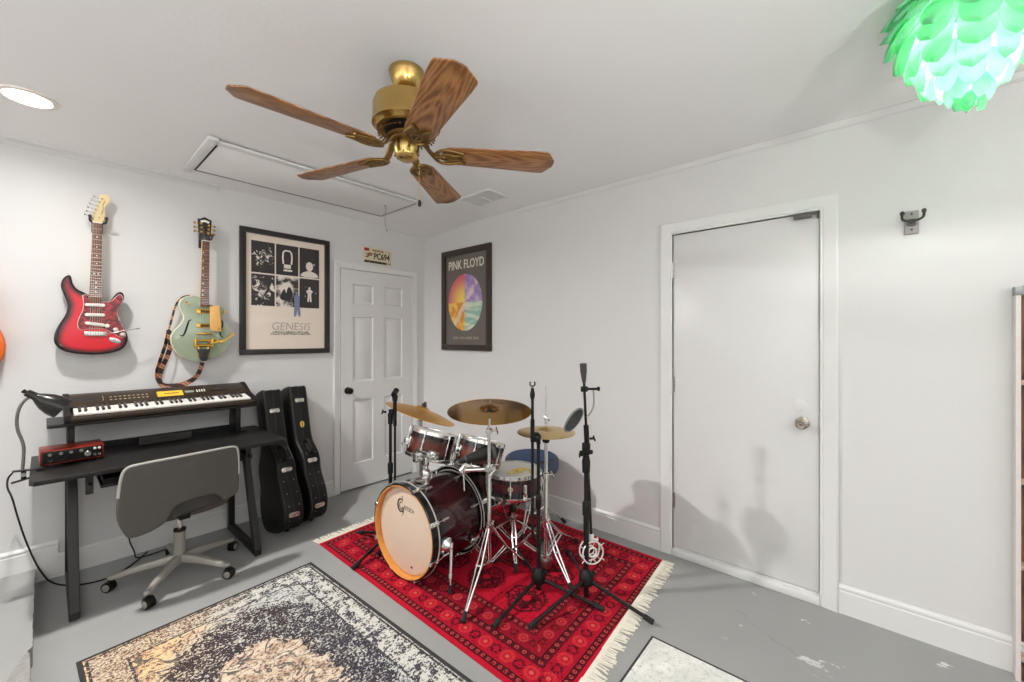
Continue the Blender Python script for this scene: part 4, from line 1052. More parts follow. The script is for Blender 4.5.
for r_ in range(2):
    for c_ in range(3):
        w2, h2 = pw2[c_], .252
        if (r_, c_) == (0, 0): pm = photo_mat('photo_foliage', 26., .5, .55, 1.3, 1.2)
        elif (r_, c_) == (0, 1): pm = photo_mat('photo_dark', 8., .72, .8, 2.1, 0)
        elif (r_, c_) == (0, 2): pm = photo_mat('photo_portrait', 22., .6, .68, 4.4, .5)
        elif (r_, c_) == (1, 0): pm = photo_mat('photo_crowd', 17., .46, .52, 7.7, 1.)
        elif (r_, c_) == (1, 1): pm = photo_mat('photo_stage', 9., .3, .45, 3.2, 0)
        else: pm = photo_mat('photo_garden', 30., .6, .68, 9.1, .8)
        ph_ = None
        g = G(); g.prism([(-w2 / 2, -h2 / 2), (w2 / 2, -h2 / 2), (w2 / 2, h2 / 2), (-w2 / 2, h2 / 2)], 0, .0008); ph_ = make('photograph', g, pm, pp_, Matrix.Translation((gx0[c_], gy0[r_], .0102)))
        if (r_, c_) == (0, 1):
            g = G(); g.tube([(a * .9, b * .9 + .018, .0012) for a, b in [(-.035, -.055), (-.04, .0), (-.036, .05), (-.02, .068), (.02, .068), (.036, .05), (.04, 0), (.035, -.055)]], .007, 6); g.prism(rrect(.054, .032, .003), .0008, .0016, M=Matrix.Translation((0, -.052, 0))); g.prism(rrect(.07, .016, .006), .0008, .0014, M=Matrix.Translation((.004, -.085, 0)))
        elif (r_, c_) == (0, 2):
            g = G(); g.prism(ell(.030, .04, 20, 0, -.03), .0008, .0016); g.prism(smooth_poly([(-.08, -.124), (.08, -.124), (.065, -.09), (.018, -.07), (-.018, -.07), (-.065, -.09)], 1), .0008, .0014); 
        elif (r_, c_) == (1, 1):
            g = G(); g.prism(smooth_poly([(-.06, -.06), (-.05, -.02), (-.03, .02), (-.018, .02), (-.01, -.02), (.0, .03), (.014, .045), (.03, .03), (.045, -.02), (.03, -.07), (-.03, -.075)], 1), .0008, .0015)
        elif (r_, c_) == (1, 2):
            g = G(); g.prism(ell(.009, .012, 16, 0, .045), .0008, .0016); g.prism(smooth_poly([(-.02, -.075), (-.012, .0), (-.03, .012), (-.016, .034), (.016, .034), (.03, .012), (.012, .0), (.02, -.075), (.004, -.075), (0, -.02), (-.004, -.075)], 1), .0008, .0015)
        else: continue
        make('photo_figure', g, INK if (r_, c_) == (1, 1) else PALE, ph_)
g = G(); g.prism(ell(.011, .014, 14, .073, .012), .0125, .0133); g.prism(smooth_poly([(.050, -.008), (.072, .0), (.094, -.008), (.092, -.06), (.106, -.185), (.086, -.188), (.076, -.12), (.068, -.19), (.046, -.186), (.054, -.08)], 1), .0125, .0132); make('blue_figure', g, plain('print_blue', (116, 124, 156), .5), pp_)
g = G(); g.text('GENESIS', .092, Matrix.Translation((.03, -.275, .0106)), .0003, .92, shear=.12, off=-.0012); make('poster_title', g, plain('title_grey', (146, 140, 134), .5), pp_)
n = NT('title_hatching', .5); n.col(n.mix(n.gt(n.noise(90., 3.), .5), lin(120, 116, 110), lin(206, 194, 180)))
g = G(); g.prism([(-.135, -.343), (.195, -.343), (.165, -.312), (-.11, -.312)], .010, .0105); make('title_underline', g, n.mat, pp_)

pb = thing('framed_poster', 'dark framed grey poster with a coloured oval and white lettering on the right wall', 'poster', wallB(-.679, 1.822))
pw, ph = .708, 1.01
g = G(); frame(g, pw, ph, .055, .03); make('frame', g, plain('dark_walnut_frame', (58, 48, 40), .3, .1, .1), pb)
n = NT('grey_brown_print', .3); n.b.inputs['Coat Weight'].default_value = .5; n.b.inputs['Coat Roughness'].default_value = .05
n.col(n.mix(n.noise(3., 2.), lin(92, 86, 78), lin(104, 98, 89)))
g = G(); g.prism([(-pw / 2 + .04, -ph / 2 + .04), (pw / 2 - .04, -ph / 2 + .04), (pw / 2 - .04, ph / 2 - .04), (-pw / 2 + .04, ph / 2 - .04)], .004, .010); pr = make('poster_print', g, n.mat, pb)
n = NT('coloured_oval', .35); x, y, z = n.xyz()
nz = n.noise(9., 4., .6)
yel = n.sub(1., n.ss(n.m('SQRT', n.add(n.m('POWER', n.add(x, .02), 2.), n.m('POWER', n.sub(y, .03), 2.))), .02, .24))
q1 = n.mix(yel, lin(206, 96, 108), lin(238, 206, 96))
q2 = n.mix(n.ss(nz, .4, .65), lin(150, 122, 178), lin(196, 172, 196))
q3 = n.mix(n.ss(n.noise(16., 4.), .42, .6), lin(214, 142, 50), lin(236, 196, 96))
q4 = n.mix(n.ss(n.noise(7., 4., .6, n.vec(n.mul(x, .5), n.mul(y, 2.2), 0.)), .4, .62), lin(136, 176, 164), lin(206, 216, 186))
up = n.gt(y, .0); rt = n.gt(x, .0)
c_ = n.mix(up, n.mix(rt, q3, q4), n.mix(rt, q1, q2))
st_ = n.ab(n.sub(n.sub(y, n.mul(x, 1.35)), -.02))
n.col(n.mix(n.mul(n.lt(st_, .045), n.mul(n.ss(nz, .35, .5), .8)), c_, lin(222, 204, 190)))
g = G(); g.prism(ell(.246, .282, 64), .010, .0112); make('oval_print', g, n.mat, pr, Matrix.Translation((-.012, -.03, 0)))
CRM = plain('print_cream', (222, 214, 196), .5)
g = G(); g.text('PINK FLOYD', .122, Matrix.Translation((0.0, .345, .0106)), .0005, .76, off=.0018); make('poster_title', g, CRM, pr)
g = G(); g.text('WISH YOU WERE HERE', .036, Matrix.Translation((0.0, -.385, .0106)), .0003, 1.); make('poster_subtitle', g, plain('print_dim', (176, 168, 152), .5), pr)

lp = thing('license_plate', 'cream licence plate with brown lettering mounted above the six panel door', 'license plate', wallA(-.566, 2.248))
g = G(); g.prism(rrect(.305, .153, .012), .002, .0045, bev=.001); pt = make('plate', g, plain('cream_enamel', (214, 203, 172), .4), lp)
BRN = plain('plate_brown', (88, 62, 36), .5); BLK = plain('plate_black', (52, 44, 34), .5)
g = G(); g.prism([(-.148, -.072), (.098, -.072), (.098, -.05), (-.148, -.05)], .0045, .0053); make('bottom_band', g, BLK, pt)
g = G(); g.prism(rrect(.05, .028, .003), .0045, .0055, M=Matrix.Translation((-.122, .055, 0))); make('sticker', g, plain('red_sticker', (150, 26, 34), .4), pt)
g = G(); g.text('INDIANA', .030, Matrix.Translation((-.0, .052, .0048)), .0004, off=.0008); g.text('12', .026, Matrix.Translation((.118, .047, .0048)), .0004); make('plate_heading', g, BRN, pt)
g = G(); g.text('PC694', .086, Matrix.Translation((.040, -.003, .005)), .0007, .76, off=.0024); make('plate_number', g, BLK, pt)
g = G(); g.text('P', .066, Matrix.Translation((-.104, -.002, .005)), .0006, 1.4, shear=.35, off=.0035); g.box((-.122, .012, .005), (.03, .009, .001)); g.box((-.128, -.016, .005), (.03, .008, .001)); make('plate_emblem', g, plain('emblem_brown', (132, 88, 48), .5), pt)
g = G(); g.box((.125, -.06, .005), (.03, .018, .001)); make('corner_tag', g, plain('tag_grey', (150, 142, 124), .5), pt)
for u in (-.09, .09):
    for v_ in (.062, -.062):
        g = G(); g.lathe([(0, 0), (.005, 0), (.004, .002), (0, .002)], M=Matrix.Translation((u, v_, .0045)), n=12); make('screw', g, STEEL, pt)
# ------------------------------------------------------------------ guitar cases leaning on the wall
CASE = plain('black_case_vinyl', (20, 19, 19), .45, 0., .15, 60., bump=.2, bscale=700., Specular_IOR_Level=.3)
CASEB = plain('case_binding', (14, 13, 13), .5)
def gcase(M, lab, sticker=False, handle=True):
    c = thing('guitar_case', lab, 'guitar case', M, None)
    # local: x across the profile (-x toward the room), y up the case, z thickness
    half = [(0, 0), (.10, .004), (.165, .035), (.20, .10), (.205, .19), (.185, .27), (.16, .335), (.158, .385), (.165, .44), (.15, .50), (.115, .555), (.085, .60), (.076, .66), (.074, .85), (.075, 1.02), (.068, 1.05), (0, 1.055)]
    poly = half + [(-a, b) for a, b in half[::-1][1:-1]]
    poly = smooth_poly(poly, 2)
    g = G(); g.prism(poly, -.070, .070, bev=.012, seg=3); sh_ = make('shell', g, CASE, c)
    for zz in (-.058, .058, .0):
        g = G(); g.tube([(a, b, zz) for a, b in offset_poly(poly, -.0005)], .0028 if zz else .0022, 6, closed=True); make('binding' if zz else 'lid_seam', g, CASEB, sh_)
    def on(b):   # x of the room side outline at height b
        best = None
        for p, q in zip(poly, poly[1:] + poly[:1]):
            if p[0] < .02 and q[0] < .02 and min(p[1], q[1]) <= b <= max(p[1], q[1]) and p[1] != q[1]:
                x_ = p[0] + (q[0] - p[0]) * (b - p[1]) / (q[1] - p[1]); d_ = Vector((q[0] - p[0], q[1] - p[1], 0)); best = (x_, d_ if d_.y > 0 else -d_)
        return best
    for b in (.10, .44, .93) if sticker else (.10, .42, .88):
        x_, d_ = on(b)
        Mx = fr((x_, b, 0), (0, 0, 1), d_)     # u across thickness, v along outline, w outward
        g = G(); g.prism(rrect(.075, .034, .015), .0, .005, M=Mx, bev=.0015); g.prism(rrect(.03, .022, .004), .004, .012, M=Mx @ Matrix.Translation((-.004, 0, 0)), bev=.002); g.cyl(*[Mx @ Vector(p) for p in ((-.02, .012, .008), (.016, .012, .008))], .003, n=8); g.cyl(*[Mx @ Vector(p) for p in ((-.02, -.012, .008), (.016, -.012, .008))], .003, n=8)
        make('latch', g, plain('worn_nickel', (214, 211, 204), .25, .9, .1, 60.) if 'worn_nickel' not in bpy.data.materials else bpy.data.materials['worn_nickel'], c)
    x_, d_ = on(.545); Mx = fr((x_, .545, 0), (0, 0, 1), d_)
    g = G(); g.tube(smooth_line([Mx @ Vector(p) for p in ((.0, -.062, .004), (.0, -.056, .028), (.0, -.02, .042), (.0, .02, .042), (.0, .056, .028), (.0, .062, .004))], 2), .012, 10)
    for v_ in (-.062, .062): g.prism(rrect(.05, .034, .004), 0, .006, M=Mx @ Matrix.Translation((0, v_, 0)), bev=.001)
    make('handle', g, BLACKP, c)
    k = 0
    for b in (.03, .06, .16, .25, .34, .50, .58):
        for zz in (-.03, .04):
            x_, d_ = on(b); Mx = fr((x_, b, zz), (0, 0, 1), d_); g = G(); g.lathe([(.0035, 0), (.003, .002), (0, .003)], M=Mx, n=10); make('rivet', g, STEEL, sh_)
    if sticker:
        x_, d_ = on(.735); Mx = fr((x_, .735, 0), (0, 0, 1), d_)
        g = G(); g.prism(ell(.017, .026, 24), 0, .0012, M=Mx); st = make('oval_sticker', g, plain('yellow_sticker', (212, 178, 70), .5), c)
        g = G(); g.prism(ell(.006, .014, 16), .0012, .0016, M=Mx); make('sticker_mark', g, plain('sticker_mark', (150, 118, 44), .5), st)
    for s_ in (-.05, .05):
        g = G(); g.cyl((s_, -.012, 0), (s_, .004, 0), .012, n=12); make('foot', g, RUBBER, c)
    return c
def case_M(x, y0, y1, twist):
    """standing on y0 at the floor, top centre at y1 against the wall; thickness along x, turned by twist."""
    up = Vector((0, y1 - y0, 1.0)).normalized(); th = Vector((math.cos(twist), math.sin(twist), 0)); th = (th - up * th.dot(up)).normalized()
    xx = up.cross(th)   # x across the profile
    m = Matrix((xx, up, th)).transposed().to_4x4(); m.translation = Vector((x, y0, .016)); return m
gcase(case_M(-1.585, -.425, -.095, R(4)), 'black hard guitar case leaning on the wall next to the desk')
gcase(case_M(-1.392, -.37, -.085, R(7)), 'black hard guitar case with a yellow oval sticker on its neck', True)

# ------------------------------------------------------------------ drum kit
n = NT('dark_cherry_burst_lacquer', .16); x, y, z = n.xyz()
n.b.inputs['Coat Weight'].default_value = .3
BD_L = .465
gr = n.noise(30., 3., .6, n.vec(n.mul(x, .15), n.mul(y, .15), z))
cen = n.ss(n.ab(n.sub(z, BD_L / 2)), .05, .20)
n.col(n.mix(cen, n.mix(gr, lin(46, 13, 19), lin(60, 18, 22)), lin(17, 12, 16)))
BURSTD = n.mat
def burst(name, half, mid, red=(112, 44, 32)):
    n = NT(name, .18); n.b.inputs['Coat Weight'].default_value = .25
    x, y, z = n.xyz(); gr = n.noise(30., 3., .6, n.vec(n.mul(x, .3), n.mul(y, .3), z)); cen = n.ss(n.ab(n.sub(z, mid)), half * .1, half * .8)
    n.col(n.mix(cen, n.mix(gr, lin(*[c_ * .85 for c_ in red]), lin(*red)), lin(18, 12, 13))); return n.mat
TOMB = burst('tom_burst_lacquer', .085, -.09, (104, 44, 28)); SNRB = burst('snare_burst_lacquer', .06, -.065, (76, 18, 30)); FTB = burst('floor_tom_lacquer', .16, -.17, (96, 40, 34))
COAT = plain('coated_drumhead', (226, 222, 214), .55, 0., .04, 50.)
def tube_lug(g, p, ax, out, L):
    """tube lug: two pedestals and a tube along ax."""
    p = Vector(p); ax = Vector(ax); out = Vector(out)
    g.cyl(p + out * .012 - ax * L / 2, p + out * .012 + ax * L / 2, .0062, n=10)
    for s_ in (-.3, .3): g.cyl(p + ax * L * s_ - out * .003, p + ax * L * s_ + out * .014, .0075, n=10)

bd = thing('bass_drum', 'dark cherry bass drum with a beige logo head standing on the red rug', 'bass drum', axfr((-1.356, -1.598, .285), (.998, .062, 0), (0, 0, 1)))
# local: z runs back along the drum, x is up, y is (roughly) toward the back wall
g = G(); g.lathe([(.252, .035), (.256, .035), (.256, BD_L - .035), (.252, BD_L - .035)], n=72, closed=True); shl = make('shell', g, BURSTD, bd)
HOOPO = plain('black_hoop_lacquer', (22, 22, 27), .2)
SILV = plain('silver_inlay', (206, 205, 202), .35, .3)
HOOPI = NT('maple_hoop_inside', .4); HOOPI.col(HOOPI.mix(HOOPI.noise(14., 3.), lin(206, 134, 58), lin(226, 160, 84))); HOOPI = HOOPI.mat
for nm, za, zb, zl in (('front_hoop', .0, .047, .045), ('rear_hoop', BD_L - .047, BD_L, BD_L - .045)):
    g = G(); g.lathe([(.2715, za), (.279, za), (.2815, za + .003), (.2815, zb - .003), (.279, zb), (.2715, zb)], n=72, closed=True); hp = make(nm, g, HOOPO, bd)
    g = G(); g.lathe([(.2645, za + .0005), (.272, za + .0005), (.272, zb - .0005), (.2645, zb - .0005)], n=72, closed=True); make('hoop_lining', g, HOOPI if za == 0 else HOOPO, hp)
    g = G(); g.lathe([(.2812, zl - .005), (.2835, zl - .005), (.2835, zl + .003), (.2812, zl + .003)], n=72, closed=True); make('hoop_rim', g, SILV, hp)
g = G(); g.lathe([(0, .030), (.245, .030), (.258, .034), (.2645, .040), (.2645, .044), (0, .036)], n=64)
hd = make('front_head', g, plain('beige_drumhead', (214, 192, 172), .5, 0., .04, 30.), bd)
g = G(); g.lathe([(0, BD_L - .036), (.2645, BD_L - .044), (.2645, BD_L - .040), (.245, BD_L - .03), (0, BD_L - .03)], n=64); make('rear_head', g, COAT, bd)
# logo: tall curly initial with small capitals beside it (facing -z: u = +y*? keep readable from the front)
LM = fr((.135, -.035, .0296), (0, 1, 0), (1, 0, 0))
INKL = plain('logo_ink', (34, 28, 26), .5)
def logo(off):
    g = G()
    g.tube([Vector((a, b, .0004)) for a, b in [(.028 * math.cos(R(t)) - .012, .038 * math.sin(R(t)) + .004) for t in range(50, 330, 14)]], [.0075 * (1 - .55 * abs(i - 10) / 10) for i in range(20)], 6)
    g.tube([Vector((a, b, .0004)) for a, b in [(.016 * math.cos(R(t)) - .008, .022 * math.sin(R(t)) + .002) for t in range(60, 340, 20)]], .003, 6)
    g.tube([(-.004, -.008, .0004), (.014, -.010, .0004), (.012, -.034, .0004), (-.006, -.060, .0004)], [.004, .005, .004, .001], 6)
    g.tube(smooth_line([(.0, .036, .0004), (.008, .05, .0004), (-.004, .062, .0004)]), .003, 6)
    for v_ in g.b.verts: v_.co.z = .0004 + (v_.co.z - .0004) * .1
    g.text('RETSCH', .034, Matrix.Translation((.062, -.006, .0003)) @ Matrix.Rotation(R(-4), 4, 'Z'), .0003, .8, shear=.15)
    return g
make('head_logo', logo(0), INKL, hd, LM)
g = G(); g.prism(ell(.010, .006, 16), 0, .0006); make('head_badge', g, INKL, hd, fr((-.205, .055, .0296), (0, 1, 0), (1, 0, 0)))
for k in range(8):
    a = R(22.5 + 45 * k); e = Vector((math.cos(a), math.sin(a), 0)); t_ = Vector((-math.sin(a), math.cos(a), 0))
    g = G()
    for zc in (.105, BD_L - .105): g.cyl(e * .256 + Vector((0, 0, zc)), e * .272 + Vector((0, 0, zc)), .010, n=12)
    g.cyl(e * .272 + Vector((0, 0, .09)), e * .272 + Vector((0, 0, .14)), .0075, n=12); g.cyl(e * .272 + Vector((0, 0, BD_L - .14)), e * .272 + Vector((0, 0, BD_L - .09)), .0075, n=12)
    make('lug', g, CHROME, bd)
    for z0, sg in ((0, 1), (BD_L, -1)):
        g = G(); M = fr(e * .2845 + Vector((0, 0, z0 + sg * .026)), t_, (0, 0, sg)); g.box((0, 0, 0), (.026, .058, .007), M=M, bev=.002); g.box((0, -.028, -.008), (.022, .006, .02), M=M)
        g.cyl(e * .287 + Vector((0, 0, z0 + sg * .04)), e * .274 + Vector((0, 0, z0 + sg * .10)), .0032, n=8); g.box((0, .012, .006), (.011, .016, .010), M=M, bev=.002)
        make('claw_hook', g, CHROME, bd)
g = G(); g.cyl((.245, 0, .16), (.27, 0, .16), .055, n=24); g.box((.275, 0, .16), (.018, .07, .09), bev=.005); make('tom_mount_plate', g, CHROME, bd)
# spurs either side
for s_ in (-1, 1):
    a = R(-100 if s_ < 0 else 100); e = Vector((math.cos(a), math.sin(a), 0)) * .256
    g = G(); M = axfr(e + Vector((0, 0, .12)), e); g.lathe([(0, -.004), (.044, -.004), (.044, .006), (.034, .014), (.026, .034), (.014, .042), (0, .042)], M=M, n=24); g.box((0, 0, .026), (.03, .05, .016), M=M, bev=.003); g.cyl(M @ Vector((0, 0, .03)), M @ Vector((0, 0, .055)), .009, n=12); br_ = make('spur_bracket', g, CHROME, bd)
    p0 = M @ Vector((0, 0, .045)); p1 = Vector((-.271, s_ * .335, .075)); pm = p0.lerp(p1, .58)
    g = G(); g.cyl(p0 + (p0 - p1).normalized() * .03, pm, .0105, n=14); g.cyl(pm, pm + (p1 - p0).normalized() * .02, .015, n=14); g.cyl(pm, p1, .0065, n=12); leg_ = make('spur_leg', g, CHROME, br_)
    g = G(); g.cyl(p1 - (p1 - p0).normalized() * .04, p1, .011, .012, n=14); make('rubber_foot', g, RUBBER, bd)

def tom(name, lab, M, r_, L, mat, nl, group=None, cat='drum'):
    """shell drum; local z is the drum axis, top head at z 0."""
    d = thing(name, lab, cat, M)
    g = G(); g.lathe([(r_ - .006, -.012), (r_, -.012), (r_, -L + .012), (r_ - .006, -L + .012)], n=56, closed=True); make('shell', g, mat, d)
    for nm, z0, sg in (('batter_hoop', 0, 1), ('bottom_hoop', -L, -1)):
        g = G(); g.lathe([(r_ + .002, z0 - sg * .017), (r_ + .013, z0 - sg * .016), (r_ + .0135, z0 - sg * .0135), (r_ + .006, z0 - sg * .012), (r_ + .0045, z0 + sg * .003), (r_ + .008, z0 + sg * .005), (r_ + .0075, z0 + sg * .007), (r_ + .003, z0 + sg * .006), (r_ + .002, z0)], n=56, closed=True); make(nm, g, CHROME, d)
    g = G(); g.lathe([(0, 0.002), (r_ - .004, .002), (r_ + .002, -.004), (r_ + .002, -.012), (r_ - .004, -.006), (0, -.002)], n=48); make('batter_head', g, COAT, d)
    g = G(); g.lathe([(0, -L - .002), (r_ - .004, -L - .002), (r_ + .002, -L + .004), (r_ - .004, -L + .006), (0, -L + .002)], n=48); make('resonant_head', g, COAT, d)
    if name == 'tom_drum':
        e = Vector((-math.cos(.35), -math.sin(.35) * -1, 0)).normalized(); M = axfr(e * (r_ + .004) + Vector((0, 0, -L * .55)), e, (0, 0, 1)); g = G(); g.box((0, 0, 0), (.07, .05, .012), M=M, bev=.003); g.box((0, 0, .016), (.045, .034, .028), M=M, bev=.005); g.cyl(M @ Vector((.0, -.03, .018)), M @ Vector((.0, .03, .018)), .008, n=12); g.box((-.02, 0, .034), (.012, .04, .012), M=M, bev=.002); make('mount_bracket', g, CHROME, d)
    for k in range(nl):
        a = 2 * PI * (k + .5) / nl; e = Vector((math.cos(a), math.sin(a), 0)); g = G()
        tube_lug(g, e * r_ + Vector((0, 0, -L / 2)), (0, 0, 1), e, min(.09, L * .42)); g.cyl(e * (r_ + .012) + Vector((0, 0, -L + .012)), e * (r_ + .012) + Vector((0, 0, -.012)), .003, n=8); g.cyl(e * (r_ + .012) + Vector((0, 0, -.018)), e * (r_ + .012) + Vector((0, 0, .006)), .0052, n=8)
        make('lug', g, CHROME, d)
    return d
def tilt(o, n_, xh=(1, 0, 0)): return axfr(o, n_, xh)
tA = tom('tom_drum', 'larger red burst rack tom mounted on the bass drum nearest the six panel door', tilt((-1.025, -1.485, .80), (.29, -.06, .95)), .150, .165, TOMB, 6)
tB = tom('tom_drum', 'smaller red burst rack tom on the bass drum behind the chrome cymbal stand', tilt((-.855, -1.775, .762), (.29, -.05, .95)), .146, .165, TOMB, 6)
# tom holder rising from the bass drum
th = thing('tom_holder', 'double chrome tom holder clamped on top of the bass drum', 'tom holder', T(-1.17, -1.585, .558))
g = G(); g.cyl((0, .0, .0), (0, 0, .17), .014, n=16); g.lathe([(.014, 0), (.03, .0), (.03, .03), (.022, .045), (.014, .05)], n=20); g.cyl((0, -.03, .02), (0, -.055, .02), .006, n=8); g.box((0, -.06, .02), (.01, .012, .035), bev=.002); make('post', g, CHROME, th)
g = G(); g.box((0, 0, .145), (.06, .13, .05), bev=.006); g.box((-.035, .05, .12), (.035, .04, .06), bev=.006); g.box((-.03, -.04, .11), (.03, .035, .05), bev=.006); g.cyl((0, -.06, .155), (0, .06, .155), .016, n=16); make('holder_block', g, CHROME, th)
for s_ in (-1, 1):
    g = G(); p0 = Vector((0, s_ * .05, .155)); p1 = Vector((.02 if s_ > 0 else .085, s_ * .045 + (.02 if s_ > 0 else -.02), .165)); 
    g.ball(p0, .022); g.tube(smooth_line([p0, Vector((.0, s_ * .07, .17)), Vector((.02, s_ * .075, .135 if s_ < 0 else .15))], 2), .0095, 10); g.box((.015, s_ * .075, .14), (.03, .03, .05), bev=.004); g.cyl((.0, s_ * .075, .14), (-.03, s_ * .075, .14), .006, n=8); g.box((-.035, s_ * .075, .14), (.01, .035, .014), bev=.002)
    make('tom_arm', g, CHROME, th)
# floor tom tucked behind the bass drum
ft = tom('floor_tom', 'dark floor tom standing on chrome legs behind the bass drum', T(-.60, -1.455, .535), .175, .33, FTB, 6)
for k in range(3):
    a = R(80 + 120 * k); e = Vector((math.cos(a), math.sin(a), 0)); g = G(); g.tube(smooth_line([e * .195 + Vector((0, 0, -.06)), e * .195 + Vector((0, 0, -.36)), e * .20 + Vector((0, 0, -.42)), e * .24 + Vector((0, 0, -.50)), e * .24 + Vector((0, 0, -.524))], 2), .005, 8); g.box(e * .187 + Vector((0, 0, -.17)), (.025, .025, .05), bev=.004)
    lg_ = make('leg', g, CHROME, ft)
    g = G(); g.cyl(e * .24 + Vector((0, 0, -.527)), e * .24 + Vector((0, 0, -.495)), .010, n=12); make('rubber_foot', g, RUBBER, lg_)

# snare with badge, strainer, moon shaped damper pads
sn = tom('snare_drum', 'dark cherry snare drum with a round badge on its stand before the blue stool', T(-.695, -1.905, .556, R(12)), .172, .145, SNRB, 8)
Mb = Matrix.Rotation(R(-12), 4, 'Z')
def sdir(wa): a = R(wa - 12); return Vector((math.cos(a), math.sin(a), 0))
e = sdir(214); g = G(); g.lathe([(0, 0), (.017, 0), (.017, .001), (.012, .003), (.005, .003), (.004, .001), (0, .001)], M=axfr(e * .1722 + Vector((0, 0, -.072)), e), n=24); bg = make('badge', g, plain('badge_brass', (206, 184, 150), .35, .7), sn)
g = G(); g.torus(.010, .0012, M=axfr(e * .175 + Vector((0, 0, -.072)), e), n=20, k=6); make('badge_ring', g, plain('badge_red', (120, 60, 50), .4), bg)
e = sdir(243); M = axfr(e * .174 + Vector((0, 0, -.075)), e, (0, 0, 1)); g = G(); g.box((0, 0, .012), (.075, .022, .022), M=M, bev=.004); g.box((.0, 0, .026), (.05, .014, .012), M=M, bev=.003); g.box((-.05, 0, .014), (.05, .03, .012), M=M, bev=.003); make('strainer', g, CHROME, sn)
DAMP = NT('amber_damper_gel', .2); DAMP.col(lin(232, 206, 110)); DAMP.b.inputs['Transmission Weight'].default_value = .3
dm = thing('drum_damper', 'yellow clip-on damper at the near rim of the snare drum', 'drum damper', T(-.745, -2.005, .566, R(-35)))
g = G(); g.strip(smooth_line([(-.07, .0, -.004), (-.06, .0, .022), (-.02, .01, .02), (.02, .01, .02), (.06, .0, .022), (.07, .0, -.004)], 2), .014, .004, (0, 1, 0)); g.box((0, .012, .012), (.03, .03, .02), bev=.004); g.box((-.03, .02, .004), (.03, .025, .008), bev=.003)
make('clip', g, DAMP.mat, dm)
g = G(); g.cyl((0, .012, .02), (0, .012, .032), .012, n=16); make('dial', g, plain('amber_dial', (226, 190, 84), .35), dm)

def foot_rod(g, p, q, r_): g.cyl(p, q, r_, n=10)
def tripod(parent, hub, col_top, feet, mat, r_rod=.0055, spread_z=.10, tube=.0135, double=True, foot_r=.013):
    """double braced folding tripod under a column standing at local x=y=0."""
    g = G(); g.cyl((0, 0, .075), (0, 0, col_top), tube, n=18); make('column', g, mat, parent)
    g = G(); g.lathe([(tube, hub - .025), (tube + .012, hub - .022), (tube + .013, hub + .018), (tube, hub + .024)], n=20); g.cyl((0, 0, hub), (.05, .02, hub), .006, n=8); g.box((.055, .022, hub), (.012, .012, .03), bev=.002); make('collar', g, mat, parent)
    g = G(); g.lathe([(0, .068), (tube + .006, .068), (tube + .007, .1), (tube, .104)], n=20); make('brace_collar', g, mat, parent)
    for (fx_, fy_) in feet:
        f_ = Vector((fx_, fy_, .012)); d_ = Vector((fx_, fy_, 0)); L_ = d_.length; d_.normalize(); s_ = Vector((-d_.y, d_.x, 0))
        g = G(); top_ = d_ * .02 + Vector((0, 0, hub)); knee = d_ * (L_ * .42) + Vector((0, 0, .155 + .1 * (hub - .25)))
        for k in ((-1, 1) if double else (0,)):
            o_ = s_ * .008 * k; g.tube([top_ + o_, knee + o_ * 1.7, f_ + o_ * .3], r_rod, 8)
            g.tube([d_ * .016 + Vector((0, 0, .088)) + o_, knee + o_ * 1.7], r_rod * .9, 8)
        g.cyl(knee - s_ * .018, knee + s_ * .018, .006, n=8)
        lg = make('leg', g, mat, parent)
        g = G(); dd = (f_ - knee).normalized(); g.cyl(f_ - dd * .045, f_ + Vector((0, 0, -.004)), foot_r * .85, foot_r * 1.1, n=12); make('rubber_foot', g, RUBBER, lg)
def wing(g, p, d_, r_=.006, L=.05):
    p = Vector(p); d_ = Vector(d_).normalized(); g.cyl(p, p + d_ * .022, r_, n=8); sd = d_.orthogonal().normalized(); g.box((0, 0, 0), (L, .014, .008), M=axfr(p + d_ * .026, d_, sd), bev=.003)
# cymbals ---------------------------------------------------------------
def cym_mat(name, a, b, rough):
    n = NT(name, rough, 1.); x, y, z = n.xyz(); r_ = n.m('SQRT', n.add(n.mul(x, x), n.mul(y, y)))
    gv = n.noise(1., 2., .5, n.vec(n.mul(r_, 420.), 0., 0.)); n.col(n.mix(n.noise(5., 3.), lin(*a), lin(*b))); n.bump(gv, .12, .001); return n.mat
BRZ = cym_mat('ride_bronze', (160, 118, 62), (196, 154, 88), .26); BRY = cym_mat('crash_bronze', (222, 168, 92), (238, 192, 118), .42); BRH = cym_mat('hihat_bronze', (196, 166, 112), (214, 186, 134), .34)
def cym_prof(r_, bell=.055, h=.030, bow=.028):
    top = [(.006, h + bow + .0015)] + [(bell * math.sin(R(a)), bow + h * math.cos(R(a)) ** 1.0 + .0012) for a in (18, 38, 58, 78)] + [(bell + .006, bow + .001)] + [(bell + (r_ - bell) * t_, bow * (1 - t_ ** 1.7) + .0008) for t_ in (.15, .3, .45, .6, .75, .88, 1.)]
    bot = [(a, b - .0026) for a, b in top[::-1]]
    return top + bot
def cymbal(name, lab, M, r_, mat, **k):
    c = thing(name, lab, 'cymbal', M); g = G(); g.lathe(cym_prof(r_, **k), n=72, closed=True); make('disc', g, mat, c, ang=45); return c
nr = Vector((.47 * math.cos(R(44)), .47 * math.sin(R(44)), .883)).normalized()
RO = Vector((-.995, -1.975, .982))
rd = cymbal('ride_cymbal', 'large bronze ride cymbal tilted toward the drummer, its underside showing', tilt(RO, nr), .252, BRZ)
